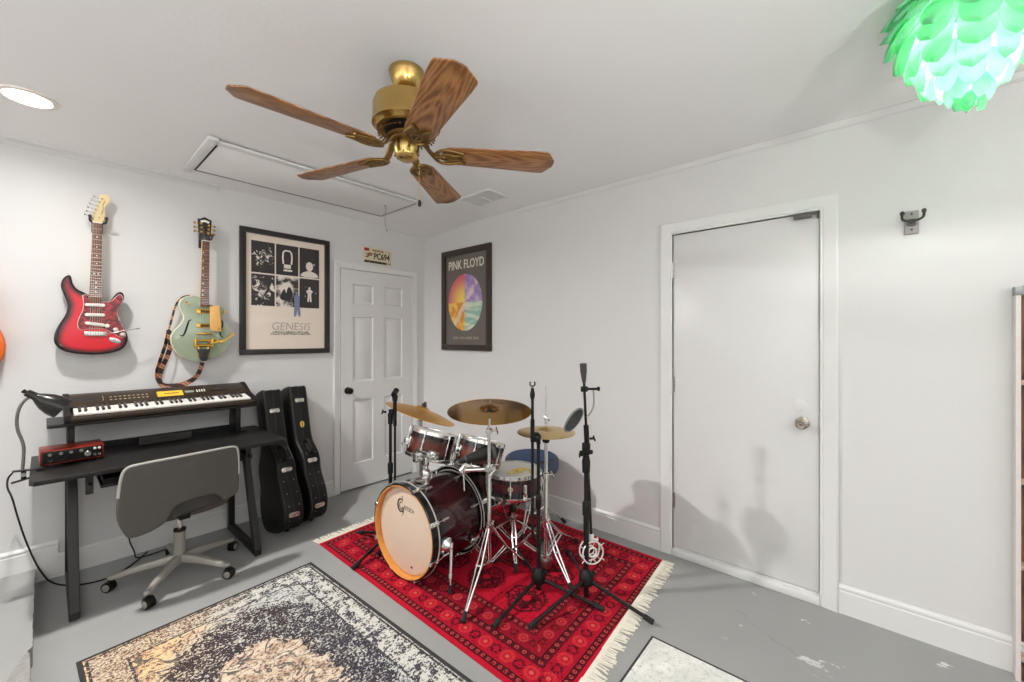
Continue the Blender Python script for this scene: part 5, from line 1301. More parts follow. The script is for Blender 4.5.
# printed script on the underside, toward the camera
g = G()
for i in range(9):
    a = R(232 + 3.1 * i); rr = .145; p = Vector((rr * math.cos(a), rr * math.sin(a), .0128)); h_ = .012 if i % 3 else .02
    e = Vector((math.cos(a), math.sin(a), -.04)); g.tube([p - e * h_ * .5, p + e * h_ * .3 + Vector((-math.sin(a), math.cos(a), 0)) * .006, p + e * h_ * .5], .0016, 5)
make('printed_script', g, plain('cymbal_ink', (52, 40, 26), .6), rd)
st = thing('cymbal_stand', 'chrome cymbal stand with tripod legs beside the bass drum, carrying the ride cymbal', 'cymbal stand', T(-.999, -1.973))
tripod(st, .30, .66, [(-.375, -.185), (.25, -.10), (.03, .40)], CHROME)
g = G(); g.cyl((0, 0, .62), (0, 0, .86), .0105, n=16); g.lathe([(.0105, .62), (.019, .625), (.02, .66), (.0105, .668)], n=18); wing(g, (0, -.015, .645), (-.3, -1, 0)); make('upper_tube', g, CHROME, st)
g = G(); g.ball((0, 0, .875), .02, (1, 1, 1.1)); g.cyl((-.02, -.01, .875), (.02, .01, .875), .017, n=16); wing(g, (.02, -.012, .875), (1, -.6, 0)); p1 = RO - Vector((-.999, -1.973, 0)); g.cyl((0, 0, .88), p1 + nr * -.03, .008, n=12); g.cyl(p1 - nr * .03, p1 + nr * .07, .0045, n=10); make('tilter', g, CHROME, st)
g = G(); g.lathe([(.006, .0), (.018, .0), (.018, .012), (.006, .012)], M=tilt(p1 + nr * .012, nr), n=18, closed=True); g.lathe([(.006, .062), (.016, .062), (.014, .072), (.006, .074)], M=tilt(p1, nr), n=18, closed=True); make('felt', g, plain('grey_felt', (70, 66, 62), .95), st)
# multi clamp and short arm reaching over the bass drum
g = G(); g.box((0, 0, .655), (.05, .05, .055), bev=.006); g.cyl((-.035, -.02, .655), (.03, .02, .655), .016, n=14); wing(g, (.025, -.025, .67), (1, -1, .1)); wing(g, (-.02, -.03, .64), (-.4, -1, 0))
make('clamp', g, CHROME, st)
g = G(); p0 = Vector((-.02, .0, .652)); p1_ = Vector((-.135, .085, .655)); g.cyl(p0, p1_, .013, n=14); g.box(p1_, (.035, .035, .04), bev=.005); wing(g, p1_ + Vector((-.01, -.01, .015)), (-.6, -.6, .5)); g.cyl(p1_ + Vector((0, -.006, .04)), p1_ + Vector((.008, -.006, -.12)), .0055, n=10); make('clamp_arm', g, CHROME, st)

# crash on its own stand behind the toms
CO = Vector((-.91, -1.18, .868)); nc = Vector((.6596 * .33 + .7516 * .10, -.7516 * .33 + .6596 * .10, .944)).normalized()
cr_ = cymbal('crash_cymbal', 'golden crash cymbal slanting behind the rack toms in front of the door', tilt(CO, nc), .262, BRY, bow=.034, h=.026)
cs = thing('cymbal_stand', 'chrome stand under the golden crash cymbal behind the toms', 'cymbal stand', T(-.91, -1.18))
tripod(cs, .30, .62, [(-.12, .38), (.38, .12), (-.28, -.10)], CHROME)
g = G(); g.cyl((0, 0, .6), (0, 0, .82), .0105, n=14); g.ball((0, 0, .828), .018); g.cyl((0, 0, .828), Vector((0, 0, .868)) - nc * .0 , .012, n=12); g.cyl(Vector((0, 0, .868)) - nc * .03, Vector((0, 0, .868)) + nc * .085, .0045, n=10); wing(g, (.015, -.01, .828), (1, -.5, 0)); make('upper_tube', g, CHROME, cs)
g = G(); g.lathe([(.006, .0), (.02, .0), (.02, .014), (.006, .014)], M=tilt(Vector((0, 0, .868)) + nc * .062, nc), n=18, closed=True); g.ball(Vector((0, 0, .868)) + nc * .083, .012); make('felt', g, bpy.data.materials['grey_felt'], cs)

# hi-hat
HX, HY = -.717, -2.188
for nm, lab, z0, fl in (('hi_hat_cymbal', 'upper hi-hat cymbal of the closed pair on the hi-hat stand', .853, 1), ('hi_hat_cymbal', 'lower hi-hat cymbal under its twin on the hi-hat stand', .850, -1)):
    c = thing(nm, lab, 'cymbal', T(HX, HY, z0) @ (Matrix.Rotation(PI, 4, 'X') if fl < 0 else Matrix.Identity(4))); g = G(); g.lathe(cym_prof(.178, .045, .016, .016), n=64, closed=True); make('disc', g, BRH, c, ang=45); c['group'] = 'pair of hi-hat cymbals'
hh = thing('hi_hat_stand', 'chrome hi-hat stand with foot pedal between the snare and the microphone stands', 'hi-hat stand', T(HX, HY))
tripod(hh, .30, .58, [(-.085, -.25), (.43, .05), (-.15, .30)], CHROME, foot_r=.014)
g = G(); g.cyl((0, 0, .56), (0, 0, .80), .011, n=16); g.lathe([(.011, .56), (.019, .565), (.019, .60), (.011, .606)], n=18); wing(g, (.015, -.01, .585), (1, -.4, 0)); make('upper_tube', g, CHROME, hh)
g = G(); g.lathe([(0, .79), (.02, .79), (.024, .805), (.02, .815), (0, .818)], n=20); make('cymbal_seat', g, BLACKP, hh)
g = G(); g.cyl((0, 0, .8), (0, 0, 1.135), .0036, n=10); make('pull_rod', g, CHROME, hh)
g = G(); g.lathe([(.004, .905), (.012, .905), (.011, .945), (.004, .95)], n=16, closed=True); wing(g, (-.008, -.008, .94), (-.8, -.7, .15)); make('clutch', g, CHROME, hh)
pd = Vector((math.cos(R(40)), math.sin(R(40)), 0))
g = G(); g.box((0, 0, 0), (.28, .085, .006), M=Matrix.Translation(pd * .165 + Vector((0, 0, .03))) @ Matrix.Rotation(R(40), 4, 'Z') @ Matrix.Rotation(R(9), 4, 'Y'), bev=.002); g.box((0, 0, 0), (.09, .09, .012), M=Matrix.Translation(pd * .29 + Vector((0, 0, .012))) @ Matrix.Rotation(R(40), 4, 'Z'), bev=.002); g.cyl(pd * .04 + Vector((0, 0, .06)), Vector((0, 0, .30)), .004, n=8); g.box((0, 0, .05), (.06, .05, .05), bev=.006); make('foot_pedal', g, STEEL, hh)

# snare stand
ss_ = thing('snare_stand', 'chrome snare stand holding the snare drum in its basket', 'snare stand', T(-.695, -1.90))
tripod(ss_, .215, .33, [(-.17, -.17), (.25, -.07), (-.05, .26)], CHROME, tube=.0125)
g = G(); g.ball((0, 0, .345), .024); g.cyl((-.02, -.03, .345), (.02, .03, .345), .014, n=12); g.box((0, 0, .30), (.04, .04, .05), bev=.006)
make('basket_joint', g, plain('dark_steel', (92, 88, 84), .3, 1.), ss_)
for k in range(3):
    a = R(205 + 120 * k); e = Vector((math.cos(a), math.sin(a), 0)); g = G()
    g.strip(smooth_line([e * .015 + Vector((0, 0, .35)), e * .09 + Vector((0, 0, .365)), e * .165 + Vector((0, 0, .392)), e * .192 + Vector((0, 0, .405)), e * .196 + Vector((0, 0, .44))], 2), .022, .006, Vector((-e.y, e.x, 0)).cross(Vector((0, 0, 1))) if False else (0, 0, 1)); bs = make('basket_arm', g, CHROME, ss_)
    g = G(); g.cyl(e * .197 + Vector((0, 0, .398)), e * .199 + Vector((0, 0, .448)), .010, n=10); make('rubber_grip', g, RUBBER, bs)

# bass drum pedal behind the rear hoop
dx = Vector((.991, .13, 0)); sd = Vector((-.13, .991, 0))
bp = thing('bass_drum_pedal', 'steel bass drum pedal clamped to the rear hoop', 'drum pedal', T(-.86, -1.55, .0, math.atan2(.13, .991)))
g = G(); g.box((.17, 0, .012), (.32, .09, .008), bev=.002); make('base_plate', g, STEEL, bp)
g = G(); g.box((0, 0, 0), (.26, .085, .007), M=Matrix.Translation((.19, 0, .06)) @ Matrix.Rotation(R(14), 4, 'Y'), bev=.003); make('footboard', g, STEEL, bp)
g = G()
for s_ in (-.05, .05): g.cyl((.05, s_, .012), (.05, s_, .22), .009, n=12)
g.cyl((.05, -.06, .215), (.05, .06, .215), .007, n=12); make('pedal_posts', g, CHROME, bp)
g = G(); g.cyl((.05, 0, .215), (.03, 0, .36), .004, n=8); make('beater_rod', g, CHROME, bp)
g = G(); g.cyl((.008, 0, .362), (.052, 0, .356), .022, n=18); make('beater', g, plain('white_felt', (206, 200, 188), .95), bp)

# stool
th_ = thing('drum_stool', 'round blue topped drum stool behind the snare by the right wall', 'stool', T(-.30, -1.745))
g = G(); g.lathe([(0, .42), (.17, .42), (.195, .43), (.203, .45), (.203, .50), (.196, .524), (.175, .538), (.10, .543), (0, .543)], n=56); make('seat_cushion', g, plain('black_vinyl', (38, 42, 50), .45, bump=.2, bscale=500.), th_)
g = G(); g.lathe([(.1755, .5382), (.1765, .5395), (.10, .5445), (0, .5445)], n=56); tp_ = make('seat_top', g, plain('blue_velour', (34, 56, 92), .7, bump=.2, bscale=900.), th_)
g = G(); g.lathe([(.2035, .448), (.2050, .452), (.2050, .512), (.1975, .5255), (.1965, .525)], n=56); make('seat_side', g, plain('blue_vinyl', (44, 60, 88), .5, bump=.2, bscale=500.), tp_)
tripod(th_, .30, .425, [(-.24, -.10), (.20, -.17), (.03, .26)], CHROME, tube=.014)

# stick bag hung on the rear rim of the smaller tom
sbg = thing('stick_bag', 'long black padded stick bag lying across the rim between tom and cymbal stand', 'stick bag', axfr((-1.005, -1.895, .715), (.255, -.165, .065), (0, 0, 1)))
BAG = plain('black_nylon', (24, 24, 24), .6, 0., .2, bump=.4, bscale=400.)
g = G(); g.lathe([(0, -.13), (.010, -.13), (.018, -.11), (.032, -.02), (.040, .05), (.043, .105), (.039, .112), (0, .112)], n=24)
for v_ in g.b.verts: v_.co.y *= .7
make('pouch', g, BAG, sbg)
WEB = plain('grey_webbing', (88, 87, 84), .8)
for pr_ in ([(.020, -.09), (.0235, -.09), (.025, -.08), (.0215, -.08)], [(.042, .08), (.0448, .08), (.0452, .10), (.0425, .10)]):
    g = G(); g.lathe(pr_, n=24, closed=True)
    for v_ in g.b.verts: v_.co.y *= .7
    make('trim_band', g, WEB, sbg)
# ------------------------------------------------------------------ microphone stands
def mic_base(parent, hub, feet, r_=.0095):
    g = G(); g.lathe([(0, hub - .045), (.014, hub - .045), (.02, hub - .04), (.038, hub - .03), (.042, hub - .005), (.036, hub + .025), (.02, hub + .045), (.0165, hub + .05), (0, hub + .05)], n=28); wing(g, (.034, -.01, hub + .005), (1, -.3, .2), .006, .03); hb = make('hub', g, BLACKP, parent)
    g = G(); g.cyl((0, 0, max(.004, hub - .13)), (0, 0, hub - .02), .0145, n=16); make('base_tube', g, BLACK, parent)
    for (a, b) in feet:
        f_ = Vector((a, b, .0145)); d_ = Vector((a, b, 0)).normalized(); p = d_ * .034 + Vector((0, 0, hub - .01))
        g = G(); g.cyl(p, f_, r_, n=14); lg = make('leg', g, BLACK, parent)
        g = G(); dd = (f_ - p).normalized(); g.cyl(f_ - dd * .045, f_ + dd * .004, .0135, n=14); make('rubber_tip', g, RUBBER, lg)
ms = thing('microphone_stand', 'black microphone stand with an empty clip before the six panel door', 'microphone stand', T(-1.19, -1.214))
mic_base(ms, .10, [(-.31, -.078), (.24, .0), (-.05, .33)])
g = G(); g.cyl((0, 0, .15), (0, 0, .55), .0125, n=16); g.cyl((0, 0, .5), (0, 0, .915), .0105, n=16); make('column', g, BLACK, ms)
g = G(); g.lathe([(.0125, .50), (.018, .505), (.019, .57), (.0125, .58)], n=18); make('grip_clutch', g, BLACKP, ms)
g = G(); g.lathe([(.0105, .84), (.016, .845), (.018, .915), (.0, .925)], n=18); make('top_clutch', g, BLACKP, ms)
bo = Vector((.0206, -.0235, 0))
g = G(); g.box(bo * .5 + Vector((0, 0, .925)), (.045, .04, .04), bev=.006); wing(g, (-.02, .018, .925), (-.8, .7, .1), .007, .04); make('boom_clamp', g, BLACKP, ms)
g = G(); g.cyl(bo + Vector((0, 0, .43)), bo + Vector((0, 0, 1.03)), .008, n=14); make('boom_arm', g, BLACK, ms)
g = G(); g.cyl(bo + Vector((0, 0, .83)), bo + Vector((0, 0, 1.0)), .0125, n=14); g.lathe([(0, 1.0), (.016, 1.0), (.02, 1.03), (.014, 1.05), (0, 1.05)], M=Matrix.Translation(bo), n=16); make('boom_sleeve', g, BLACKP, ms)
g = G(); Mc = Matrix.Translation(bo + Vector((0, 0, 1.058))) @ Matrix.Rotation(R(40), 4, 'Z') @ Matrix.Rotation(R(72), 4, 'Y'); g.lathe([(.013, -.035), (.017, -.035), (.0195, .035), (.0155, .035)], M=Mc, n=24, closed=True); g.cyl(bo + Vector((0, 0, 1.03)), bo + Vector((0, 0, 1.058)), .011, n=12); make('microphone_clip', g, BLACKP, ms)

m2 = thing('microphone_stand', 'black microphone stand with an open fork clip, middle of the three stands', 'microphone stand', T(-.90, -2.27))
mic_base(m2, .075, [(-.40, -.03), (.07, -.372), (.245, .40)])
g = G(); g.cyl((0, 0, .12), (0, 0, .50), .0125, n=16); g.cyl((0, 0, .45), (0, 0, .85), .0105, n=16); make('column', g, BLACK, m2)
g = G(); g.lathe([(.0125, .46), (.0165, .465), (.017, .53), (.0125, .54)], n=18); make('grip_clutch', g, BLACKP, m2)
bo = Vector((-.0225, .0255, 0))
M = fr(bo * .35 + Vector((0, 0, .868)), (.66, -.75, 0), (0, 0, 1))
g = G(); g.lathe([(.010, -.014), (.026, -.014), (.028, -.008), (.028, .008), (.026, .014), (.010, .014)], M=M, n=28, closed=True); g.cyl((0, 0, .83), (0, 0, .86), .013, n=14); wing(g, M @ Vector((.0, 0, .014)), (.75, .66, 0) if False else M.to_3x3() @ Vector((0, 0, 1)), .006, .035); g.box(bo * .8 + Vector((0, 0, .868)), (.03, .03, .03), bev=.005); make('boom_clamp', g, BLACKP, m2)
g = G(); g.cyl(bo + Vector((0, 0, .30)), bo + Vector((0, 0, 1.12)), .0085, n=14); make('boom_arm', g, BLACK, m2)
g = G(); g.cyl(bo + Vector((0, 0, .84)), bo + Vector((0, 0, .97)), .012, n=14); g.lathe([(0, 1.085), (.010, 1.085), (.0145, 1.10), (.0145, 1.115), (.009, 1.14), (.007, 1.15), (0, 1.15)], M=Matrix.Translation(bo), n=16); make('boom_sleeve', g, BLACKP, m2)
M = fr(bo + Vector((0, 0, 1.172)), (.66, -.75, 0), (0, 0, 1)); g = G(); g.tube([M @ Vector((.0145 * math.cos(R(t)), .0145 * math.sin(R(t)), 0)) for t in range(130, 411, 14)], .004, 8); make('fork_clip', g, BLACKP, m2)

m3 = thing('microphone_stand', 'black boom microphone stand with its arm folded down, nearest the white flush door', 'microphone stand', T(-.78, -2.51))
mic_base(m3, .105, [(-.405, .075), (.028, -.365), (.32, .335)])
g = G(); g.cyl((0, 0, .13), (0, 0, .50), .0155, n=18); g.cyl((0, 0, .45), (0, 0, .76), .0125, n=16); make('column', g, BLACK, m3)
g = G(); g.lathe([(.0155, .45), (.0205, .455), (.021, .52), (.0125, .535)], n=18); make('grip_clutch', g, BLACKP, m3)
g = G(); g.lathe([(.0, .685), (.021, .69), (.023, .75), (.017, .78), (0, .785)], n=18); make('top_clutch', g, BLACKP, m3)
g = G(); g.box((0, 0, .82), (.038, .038, .07), bev=.008); g.cyl((-.03, .02, .80), (.03, -.02, .80), .012, n=14); wing(g, (.018, -.012, .875), (.8, -.6, 0), .007, .035); wing(g, (-.02, .0, .785), (-.7, .7, .2), .005, .03); make('boom_clamp', g, BLACKP, m3)
tp0 = Vector((-.012, .012, 1.29)); bt0 = Vector((.034, -.012, .33))
def bl(z_): t_ = (1.29 - z_) / .96; return tp0.lerp(bt0, t_)
g = G(); g.cyl(bl(1.26), bl(.34), .0075, n=14); make('boom_arm', g, BLACK, m3)
g = G(); g.cyl(bl(.95), bl(.84), .0145, n=16); make('boom_sleeve', g, BLACKP, m3)
g = G(); M = axfr(bl(1.18), bl(1.29) - bl(1.18)); g.lathe([(0, 0), (.008, 0), (.012, .02), (.0185, .07), (.0195, .108), (.018, .112), (0, .112)], M=M, n=20); make('counterweight_grip', g, plain('black_foam_rubber', (58, 57, 55), .7), m3)
# pop filter clipped to the boom
pf = thing('pop_filter', 'round black pop filter on a grey gooseneck clipped to the boom stand', 'pop filter', T(-.78, -2.51, 1.15))
c0 = bl(1.15) - Vector((0, 0, 1.15))
g = G(); g.box(c0, (.034, .03, .03), bev=.004); g.cyl(c0, c0 + Vector((.055, -.05, .0)), .007, n=10); g.lathe([(0, 0), (.012, 0), (.012, .012), (0, .014)], M=axfr(c0 + Vector((.055, -.05, 0)), (.7, -.7, 0)), n=16); make('clamp', g, BLACKP, pf)
g = G(); g.tube(smooth_line([c0 + Vector((.036, -.034, .0)), c0 + Vector((.04, -.038, -.05)), c0 + Vector((.037, -.036, -.10)), c0 + Vector((.012, -.03, -.135)), c0 + Vector((-.01, -.02, -.15))], 3), .0042, 8); make('gooseneck', g, plain('grey_gooseneck', (150, 150, 146), .3, .8), pf)
# disc: seen from the side, its face turned down to the left
rt = Vector((.6596, -.7516, 0)); fw = Vector((.7516, .6596, 0)); up = Vector((0, 0, 1))
nrm = (rt * .62 - fw * .52 - up * .42).normalized()
dc = c0 + rt * (-.062) + up * (-.168) - fw * .02
M = axfr(dc, nrm, (0, 0, 1))
g = G(); g.torus(.075, .0055, M=M, n=40, k=8); make('ring', g, plain('grey_ring', (128, 130, 128), .4), pf)
n = NT('black_mesh', .8); n.col(n.mix(n.noise(300., 2.), lin(44, 50, 52), lin(78, 84, 84)))
g = G(); g.lathe([(0, .004), (.074, .003), (.074, -.003), (0, -.004)], M=M, n=40); make('mesh_screen', g, n.mat, pf)
# white spider shock mount hanging from the lower end of the boom
sm = thing('shock_mount', 'white round spider shock mount hanging from the lowered boom arm', 'shock mount', T(-.78 + bt0.x, -2.51 + bt0.y, .33))
WM = plain('white_enamel', (226, 224, 218), .35, .1)
M = fr((0, 0, -.085), rt + fw * .25, up + fw * .06)
g = G(); g.torus(.060, .004, M=M @ Matrix.Translation((0, 0, .022)), n=36, k=8); g.torus(.060, .004, M=M @ Matrix.Translation((0, 0, -.022)), n=36, k=8)
for k in range(4): a = R(20 + 90 * k); g.cyl(M @ Vector((.06 * math.cos(a), .06 * math.sin(a), -.022)), M @ Vector((.06 * math.cos(a), .06 * math.sin(a), .022)), .0035, n=8)
for a_ in (35, 150, 215, 325): g.cyl(M @ Vector((.058 * math.cos(R(a_)), .058 * math.sin(R(a_)), .022)), M @ Vector((.082 * math.cos(R(a_)), .082 * math.sin(R(a_)), .024)), .0022, n=6)
make('outer_frame', g, WM, sm)
g = G(); g.torus(.024, .0055, M=M @ Matrix.Translation((0, 0, .014)), n=28, k=8); g.torus(.024, .004, M=M @ Matrix.Translation((0, 0, -.014)), n=28, k=8)
for k in range(4): a = R(45 + 90 * k); g.cyl(M @ Vector((.024 * math.cos(a), .024 * math.sin(a), -.014)), M @ Vector((.024 * math.cos(a), .024 * math.sin(a), .014)), .003, n=8)
make('inner_ring', g, WM, sm)
g = G()
for k in range(6):
    a = R(15 + 60 * k); b = R(15 + 60 * k + 16); g.cyl(M @ Vector((.06 * math.cos(a), .06 * math.sin(a), .02)), M @ Vector((.024 * math.cos(b), .024 * math.sin(b), .012)), .0016, n=6)
make('elastic_cord', g, WM, sm)
g = G(); g.cyl((0, 0, .0), (0, 0, -.028), .012, n=16); g.lathe([(0, .012), (.011, .012), (.015, .004), (.015, -.008), (0, -.012)], n=18); wing(g, (0, -.01, -.016), rt, .006, .02); make('swivel', g, WM, sm)
# ------------------------------------------------------------------ rugs
def rug_mesh(name, P00, P10, P11, P01, W, L, th, mat, parent, n=(24, 40)):
    """bilinear sheet with thickness; pattern coordinates (metres) kept as attributes pu, pv."""
    g = G(); P = [Vector((*p, 0)) for p in (P00, P10, P11, P01)]
    rg = random.Random(len(name)); 
    bz = lambda a, b: th + .0012 * math.sin(7 * a + 3 * b) * math.sin(5 * b)
    def f(a, b): 
        p = (P[0] * (1 - a) + P[1] * a) * (1 - b) + (P[3] * (1 - a) + P[2] * a) * b; return (p.x, p.y, bz(a, b))
    g.quadgrid(f, n[0], n[1])
    bmesh.ops.recalc_face_normals(g.b, faces=g.b.faces)
    be = [e for e in g.b.edges if len(e.link_faces) == 1]
    r = bmesh.ops.extrude_edge_only(g.b, edges=be); nv = [v for v in r['geom'] if isinstance(v, bmesh.types.BMVert)]
    for v in nv: v.co.z = .001
    o = make(name, g, mat, parent)
    me = o.data; nu = n[0] + 1; nvv = n[1] + 1
    au = me.attributes.new('pu', 'FLOAT', 'POINT'); av = me.attributes.new('pv', 'FLOAT', 'POINT')
    # recover a, b by inverting the (nearly affine) map
    ux = (P[1] - P[0]); vx = (P[3] - P[0]); det = ux.x * vx.y - ux.y * vx.x
    for i, v in enumerate(me.vertices):
        d = Vector((v.co.x, v.co.y, 0)) - P[0]
        au.data[i].value = W * (d.x * vx.y - d.y * vx.x) / det; av.data[i].value = L * (ux.x * d.y - ux.y * d.x) / det
    return o
rr = thing('red_rug', 'deep red patterned wool rug with white fringe lying under the drum kit', 'rug', T(0, 0, 0))
Wd, Ld = 1.37, 1.94
n = NT('red_carpet_weave', .95); n.b.inputs['Specular IOR Level'].default_value = .15
u = n.attr('pu'); v = n.attr('pv')
wob = n.mul(n.sub(n.noise(26., 2., .5, n.vec(u, v)), .5), .006)
u = n.add(u, wob); v = n.add(v, wob)
du = n.mn(u, n.sub(Wd, u)); dv = n.mn(v, n.sub(Ld, v)); d = n.mn(du, dv); isU = n.lt(du, dv)
s_ = n.add(n.mul(isU, v), n.mul(n.sub(1., isU), u))
RED = lin(168, 14, 40); RED2 = lin(192, 20, 44); DK = lin(82, 12, 24); BK = lin(44, 12, 18); PK = lin(178, 78, 70)
def over(base, mask, col): return n.mix(mask, base, col)
c = n.mix(n.noise(5., 3., .6, n.vec(u, v)), RED, RED2)
# field: staggered octagonal medallions
def hyp(a, b): return n.m('SQRT', n.add(n.mul(a, a), n.mul(b, b)))
pu_, pv_ = .29, .30
fu = n.sub(n.m('PINGPONG', n.add(u, .09), pu_ / 2), 0.); fv = n.m('PINGPONG', n.add(v, .05), pv_ / 2)
octd = n.mx(n.mx(fu, fv), n.mul(n.add(fu, fv), .72))
field = n.gt(d, .335)
lace = n.gt(n.noise(60., 3., .7, n.vec(u, v)), .5)
c = over(c, n.mul(field, n.mul(n.band(octd, .085, .118), n.mx(lace, n.band(octd, .10, .108)))), lin(74, 12, 22))
c = over(c, n.mul(field, n.mul(n.lt(octd, .085), n.gt(n.vor(46., n.vec(u, v)), .42))), DK)
c = over(c, n.mul(field, n.mul(n.lt(octd, .06), lace)), lin(62, 12, 20))
c = over(c, n.mul(field, n.mul(n.gt(octd, .118), n.gt(n.noise(52., 3., .7, n.vec(u, v)), .60))), lin(92, 12, 26))
c = over(c, n.mul(field, n.lt(octd, .024)), RED2)
c = over(c, n.mul(field, n.mul(n.band(octd, .045, .062), n.lt(n.vor(90., n.vec(u, v)), .22))), PK)
# borders, from the rim inwards
def lineb(lo, hi, col):
    global c
    c = over(c, n.band(d, lo, hi), col)
def row(dc, half, per, ring, col_bg, col_r, col_c):
    """a border row of round flowers spaced per apart, centred at depth dc."""
    global c
    a = n.sub(n.m('PINGPONG', s_, per / 2), 0.); b = n.sub(d, dc); r_ = hyp(a, b); r2 = hyp(n.sub(a, per / 2), b)
    band_ = n.band(d, dc - half, dc + half)
    c = over(c, band_, col_bg)
    c = over(c, n.mul(band_, n.mul(n.band(r_, ring * .55, ring), n.gt(n.noise(120., 1., .5, n.vec(u, v)), .4))), col_r)
    c = over(c, n.mul(band_, n.lt(r_, ring * .3)), col_c)
    c = over(c, n.mul(band_, n.mul(n.band(r2, ring * .4, ring * .8), n.gt(n.noise(90., 2., .6, n.vec(u, v)), .48))), BK)
    c = over(c, n.mul(band_, n.mul(n.gt(n.noise(75., 2., .7, n.vec(u, v)), .6), n.gt(r_, ring))), DK)
lineb(.026, .032, BK); row(.045, .012, .034, .010, DK, PK, RED2); lineb(.057, .062, BK)
row(.112, .047, .135, .036, RED, lin(190, 44, 48), lin(196, 84, 74)); lineb(.159, .165, BK); row(.182, .016, .045, .011, DK, PK, RED2); lineb(.198, .203, BK)
row(.248, .043, .115, .027, lin(142, 14, 34), lin(176, 56, 56), lin(196, 46, 46)); lineb(.291, .296, BK); row(.312, .014, .036, .010, DK, PK, RED2); lineb(.328, .335, BK)
c = over(c, n.mul(n.gt(n.noise(420., 2., .6, n.vec(u, v)), .6), .35), DK)
n.col(c); n.bump(n.noise(380., 2., .6, n.vec(u, v)), .5, .004)
A0, A1, A2, A3 = (-1.493, -.80), (-.125, -.72), (-.125, -2.685), (-1.493, -2.80)
rug_mesh('pile', A0, A1, A2, A3, Wd, Ld, .005, n.mat, rr)
FRG = plain('fringe_cotton', (222, 216, 200), .9, 0., .12, 80.)
rf = random.Random(11)
for nm, (pa_, pb_), sg in (('fringe', (A0, A1), 1), ('fringe', (A3, A2), -1)):
    g = G(); pa_ = Vector((*pa_, 0)); pb_ = Vector((*pb_, 0)); e = (pb_ - pa_).normalized(); o_ = Vector((-e.y, e.x, 0)) * sg; L_ = (pb_ - pa_).length
    g.strip([pa_ + o_ * .008 + Vector((0, 0, .0035)), pb_ + o_ * .008 + Vector((0, 0, .0035))], .022, .005)
    k = 0.
    while k < L_:
        b0_ = pa_ + e * k + o_ * .012; sl = rf.uniform(-.018, .018); ln = rf.uniform(.05, .075)
        g.strip([b0_ + Vector((0, 0, .0045)), b0_ + o_ * ln * .4 + e * sl * .3 + Vector((0, 0, .004)), b0_ + o_ * ln + e * sl + Vector((0, 0, .003))], rf.uniform(.006, .011), .0025)
        k += rf.uniform(.009, .013)
    make(nm, g, FRG, rr, ang=60)
# ---- worn multicoloured rug in front
mr = thing('distressed_rug', 'worn cream, plum and navy rug with a faded medallion at the front left', 'rug', T(0, 0, 0))
Wm, Lm = 1.034, 1.66
n = NT('distressed_weave', .95); n.b.inputs['Specular IOR Level'].default_value = .15
u = n.attr('pu'); v = n.attr('pv'); V = n.vec(u, v)
du = n.mn(u, n.sub(Wm, u)); d = n.mn(du, n.mn(v, n.sub(Lm, v)))
big = n.noise(4.2, 4., .6, V); mid_ = n.noise(16., 4., .65, V); fine = n.noise(85., 4., .72, V); grain = n.noise(300., 2., .7, V)
cu = n.sub(u, Wm * .5); cv = n.mul(n.sub(v, Lm * .5), .66)
ang_r = hyp(cu, cv); rad = n.add(n.add(ang_r, n.mul(n.sub(big, .5), .30)), n.mul(n.sub(mid_, .5), .14))
warm = n.ss(n.add(u, n.mul(n.sub(v, .4), -.5)), .45, .95)
CREAM = n.mix(warm, lin(196, 196, 190), lin(216, 190, 154)); TAN = n.mix(n.ss(mid_, .42, .62), lin(214, 196, 174), lin(192, 160, 134))
ORG = n.mix(n.ss(mid_, .4, .62), lin(222, 192, 140), lin(182, 112, 84))
PLUM = n.mix(n.ss(n.sub(1., u), .55, .92), lin(58, 44, 46), lin(44, 46, 62))
field_c = n.mix(n.ss(rad, .20, .25), TAN, CREAM)
corner = n.mul(n.mul(n.ss(rad, .40, .46), warm), n.gt(fine, .47)); field_c = n.mix(corner, field_c, ORG)
curl = n.ab(n.sub(n.fr(n.mul(n.noise(9., 1., .5, V, 1.2), 5.)), .5)); curl_m = n.mul(n.lt(curl, .12), n.gt(fine, .42))
field_c = n.mix(n.mul(curl_m, .85), field_c, n.mix(n.gt(mid_, .5), lin(66, 58, 60), lin(70, 80, 84)))
plum_m = n.mul(n.band(rad, .215, .40), n.gt(n.add(n.mul(fine, .75), n.mul(mid_, .35)), .515))
field_c = n.mix(plum_m, field_c, PLUM)
worn = n.gt(n.add(n.mul(fine, .7), n.mul(mid_, .3)), .545)
field_c = n.mix(n.mul(worn, .85), field_c, n.mix(n.gt(big, .52), lin(70, 60, 62), lin(56, 58, 70)))
bord = n.band(d, .03, .15)
bc = n.mix(n.gt(n.add(n.mul(fine, .6), n.mul(n.noise(22., 2., .5, V), .4)), .51), lin(204, 202, 194), lin(66, 64, 70)); bc = n.mix(n.mul(warm, .75), bc, n.mix(n.gt(fine, .5), lin(212, 184, 146), lin(112, 84, 74)))
field_c = n.mix(bord, field_c, bc)
field_c = n.mix(n.mul(n.band(d, .145, .155), n.gt(fine, .42)), field_c, lin(62, 60, 66))
field_c = n.mix(n.mul(n.band(d, .024, .034), n.gt(fine, .4)), field_c, lin(60, 56, 58))
field_c = n.mix(n.lt(d, .018), field_c, n.mix(grain, lin(40, 40, 42), lin(70, 70, 70)))
field_c = n.mix(n.mul(n.gt(grain, .58), .3), field_c, lin(90, 84, 80))
n.col(field_c); n.bump(grain, .5, .003)
o0 = Vector((-1.632, -1.003)); eu = Vector((-.9985, -.055)); ev = Vector((.038, -.9993))
C_ = [tuple(o0), tuple(o0 + eu * Wm), tuple(o0 + eu * Wm + ev * Lm), tuple(o0 + ev * Lm)]
rug_mesh('pile', *C_, Wm, Lm, .007, n.mat, mr)
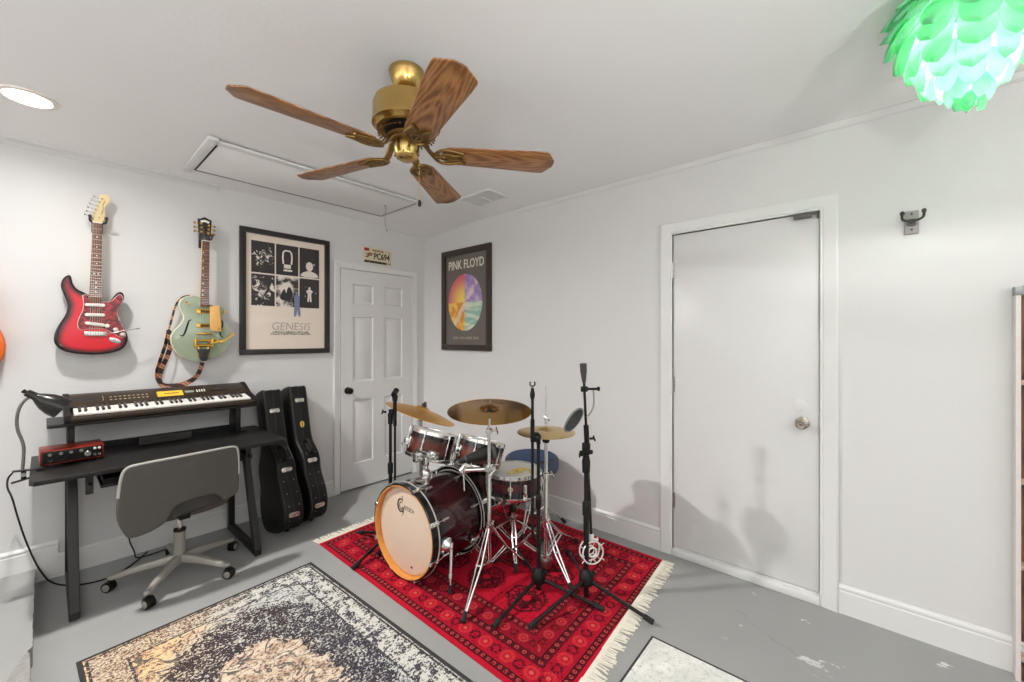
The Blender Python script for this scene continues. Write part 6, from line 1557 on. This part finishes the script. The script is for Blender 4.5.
# ---- pale rug at the bottom edge
wr = thing('pale_rug', 'mottled off-white rug with thin dark edging at the bottom of the picture', 'rug', T(0, 0, 0))
n = NT('pale_weave', .95); u = n.attr('pu'); v = n.attr('pv'); V = n.vec(u, v)
d = n.mn(n.mn(u, n.sub(.9, u)), n.mn(v, n.sub(1.3, v)))
f2 = n.noise(48., 5., .75, V); f1 = n.noise(7., 4., .6, V)
c = n.mix(n.ss(f1, .35, .65), lin(206, 206, 200), lin(228, 227, 221)); c = n.mix(n.mul(n.gt(f2, .56), .55), c, lin(170, 170, 166)); c = n.mix(n.mul(n.gt(f2, .60), n.gt(f1, .57)), c, lin(70, 68, 68)); c = n.mix(n.lt(d, .010), c, lin(52, 52, 52))
n.col(c); n.bump(n.noise(300., 2., .6, V), .5, .003)
rug_mesh('pile', (-.829, -2.903), (-1.729, -2.914), (-1.715, -4.214), (-.815, -4.203), .9, 1.3, .007, n.mat, wr)

# ------------------------------------------------------------------ shallow bookcase by the right wall
bk_ = thing('bookcase', 'shallow brown bookcase with pale front edges against the right wall at the picture edge', 'bookcase', T(-.002, -4.152))
BW = wood('walnut_panel', (84, 50, 30), (122, 76, 46), (140, 92, 58), .5, .45, 2); EDGE = plain('pale_pink_edge', (214, 206, 202), .5); LW = wood('pale_shelf_board', (190, 160, 140), (212, 186, 168), (222, 200, 184), .6, .5)
Wk, Dk, Hk = .86, .062, 1.655
for y_ in (-.007, -Wk + .007):
    g = G(); g.box((-Dk / 2, y_, Hk / 2), (Dk - .004, .014, Hk), bev=.001); sp_ = make('side_panel', g, EDGE, bk_)
    g = G(); g.box((-Dk - .0005, y_, Hk / 2), (.004, .0145, Hk)); make('front_edge', g, EDGE, sp_)
g = G(); g.box((-.004, -Wk / 2, Hk / 2), (.006, Wk - .028, Hk - .004)); make('back_panel', g, BW, bk_)
for z_ in (.05, .095 + .0, .475, .832, 1.25, Hk - .009):
    if z_ == .05: continue
    g = G(); g.box((-Dk / 2 + .002, -Wk / 2, z_), (Dk - .006, Wk - .028, .018), bev=.001); make('shelf', g, LW if z_ < 1.6 else BW, bk_)
g = G(); g.box((-Dk / 2, -Wk / 2, .03), (Dk - .02, Wk - .028, .06)); make('plinth', g, BW, bk_)
g = G(); g.box((-Dk - .004, -.022, Hk - .02), (.003, .05, .036), bev=.0008); g.box((-Dk + .02, .0006, Hk - .02), (.05, .002, .036), bev=.0005)
for a in (-.036, -.012): g.cyl((-Dk - .0055, a, Hk - .02), (-Dk - .0065, a, Hk - .02), .004, n=10)
make('corner_bracket', g, plain('zinc_plate', (140, 142, 142), .4, .7), bk_)

# everything on the red rug stands on its pile
for o in list(bpy.data.objects):
    if o.parent is None and o.get('category') in ('drum', 'tom holder', 'drum damper', 'cymbal', 'cymbal stand', 'hi-hat stand', 'snare stand', 'drum pedal', 'stool', 'stick bag', 'microphone stand', 'pop filter', 'shock mount'):
        o.location.z += .0055
# ------------------------------------------------------------------ camera and output look
cd = bpy.data.cameras.new('camera'); cam = bpy.data.objects.new('camera', cd); COL.objects.link(cam)
cam.location = (-2.757, -3.6993, 1.437); cam.rotation_euler = (R(90), 0, .7203 - PI / 2)
cd.sensor_fit = 'HORIZONTAL'; cd.sensor_width = 36.; cd.lens = 36. * 410.584 / 1024; cd.shift_y = -2.842 / 1024; cd.clip_start = .02
SC.camera = cam
w = bpy.data.worlds.new('world'); SC.world = w; w.use_nodes = True
wt = w.node_tree; bg_ = wt.nodes['Background']
tc = wt.nodes.new('ShaderNodeTexCoord'); sx_ = wt.nodes.new('ShaderNodeSeparateXYZ'); mr_ = wt.nodes.new('ShaderNodeMapRange'); mx_ = wt.nodes.new('ShaderNodeMix'); mx_.data_type = 'RGBA'
wt.links.new(tc.outputs['Generated'], sx_.inputs[0]); wt.links.new(sx_.outputs[2], mr_.inputs[0]); mr_.inputs[1].default_value = -.04; mr_.inputs[2].default_value = .04
wt.links.new(mr_.outputs[0], mx_.inputs[0]); mx_.inputs[6].default_value = (1.25, 1.24, 1.23, 1); mx_.inputs[7].default_value = (.94, .97, 1., 1)   # lower half brightened to lift the ceiling, overcast sky above
wt.links.new(mx_.outputs[2], bg_.inputs[0]); bg_.inputs[1].default_value = 1.65
vs = SC.view_settings
vs.view_transform = 'Standard'; vs.look = 'None'; vs.gamma = 1.; vs.use_curve_mapping = False; vs.exposure = .55
try:
    SC.cycles.max_bounces = 12; SC.cycles.diffuse_bounces = 8; SC.cycles.glossy_bounces = 4; SC.cycles.transmission_bounces = 6
    SC.cycles.sample_clamp_indirect = 6.; SC.cycles.use_denoising = True; SC.cycles.caustics_reflective = False; SC.cycles.caustics_refractive = False
except Exception:
    pass
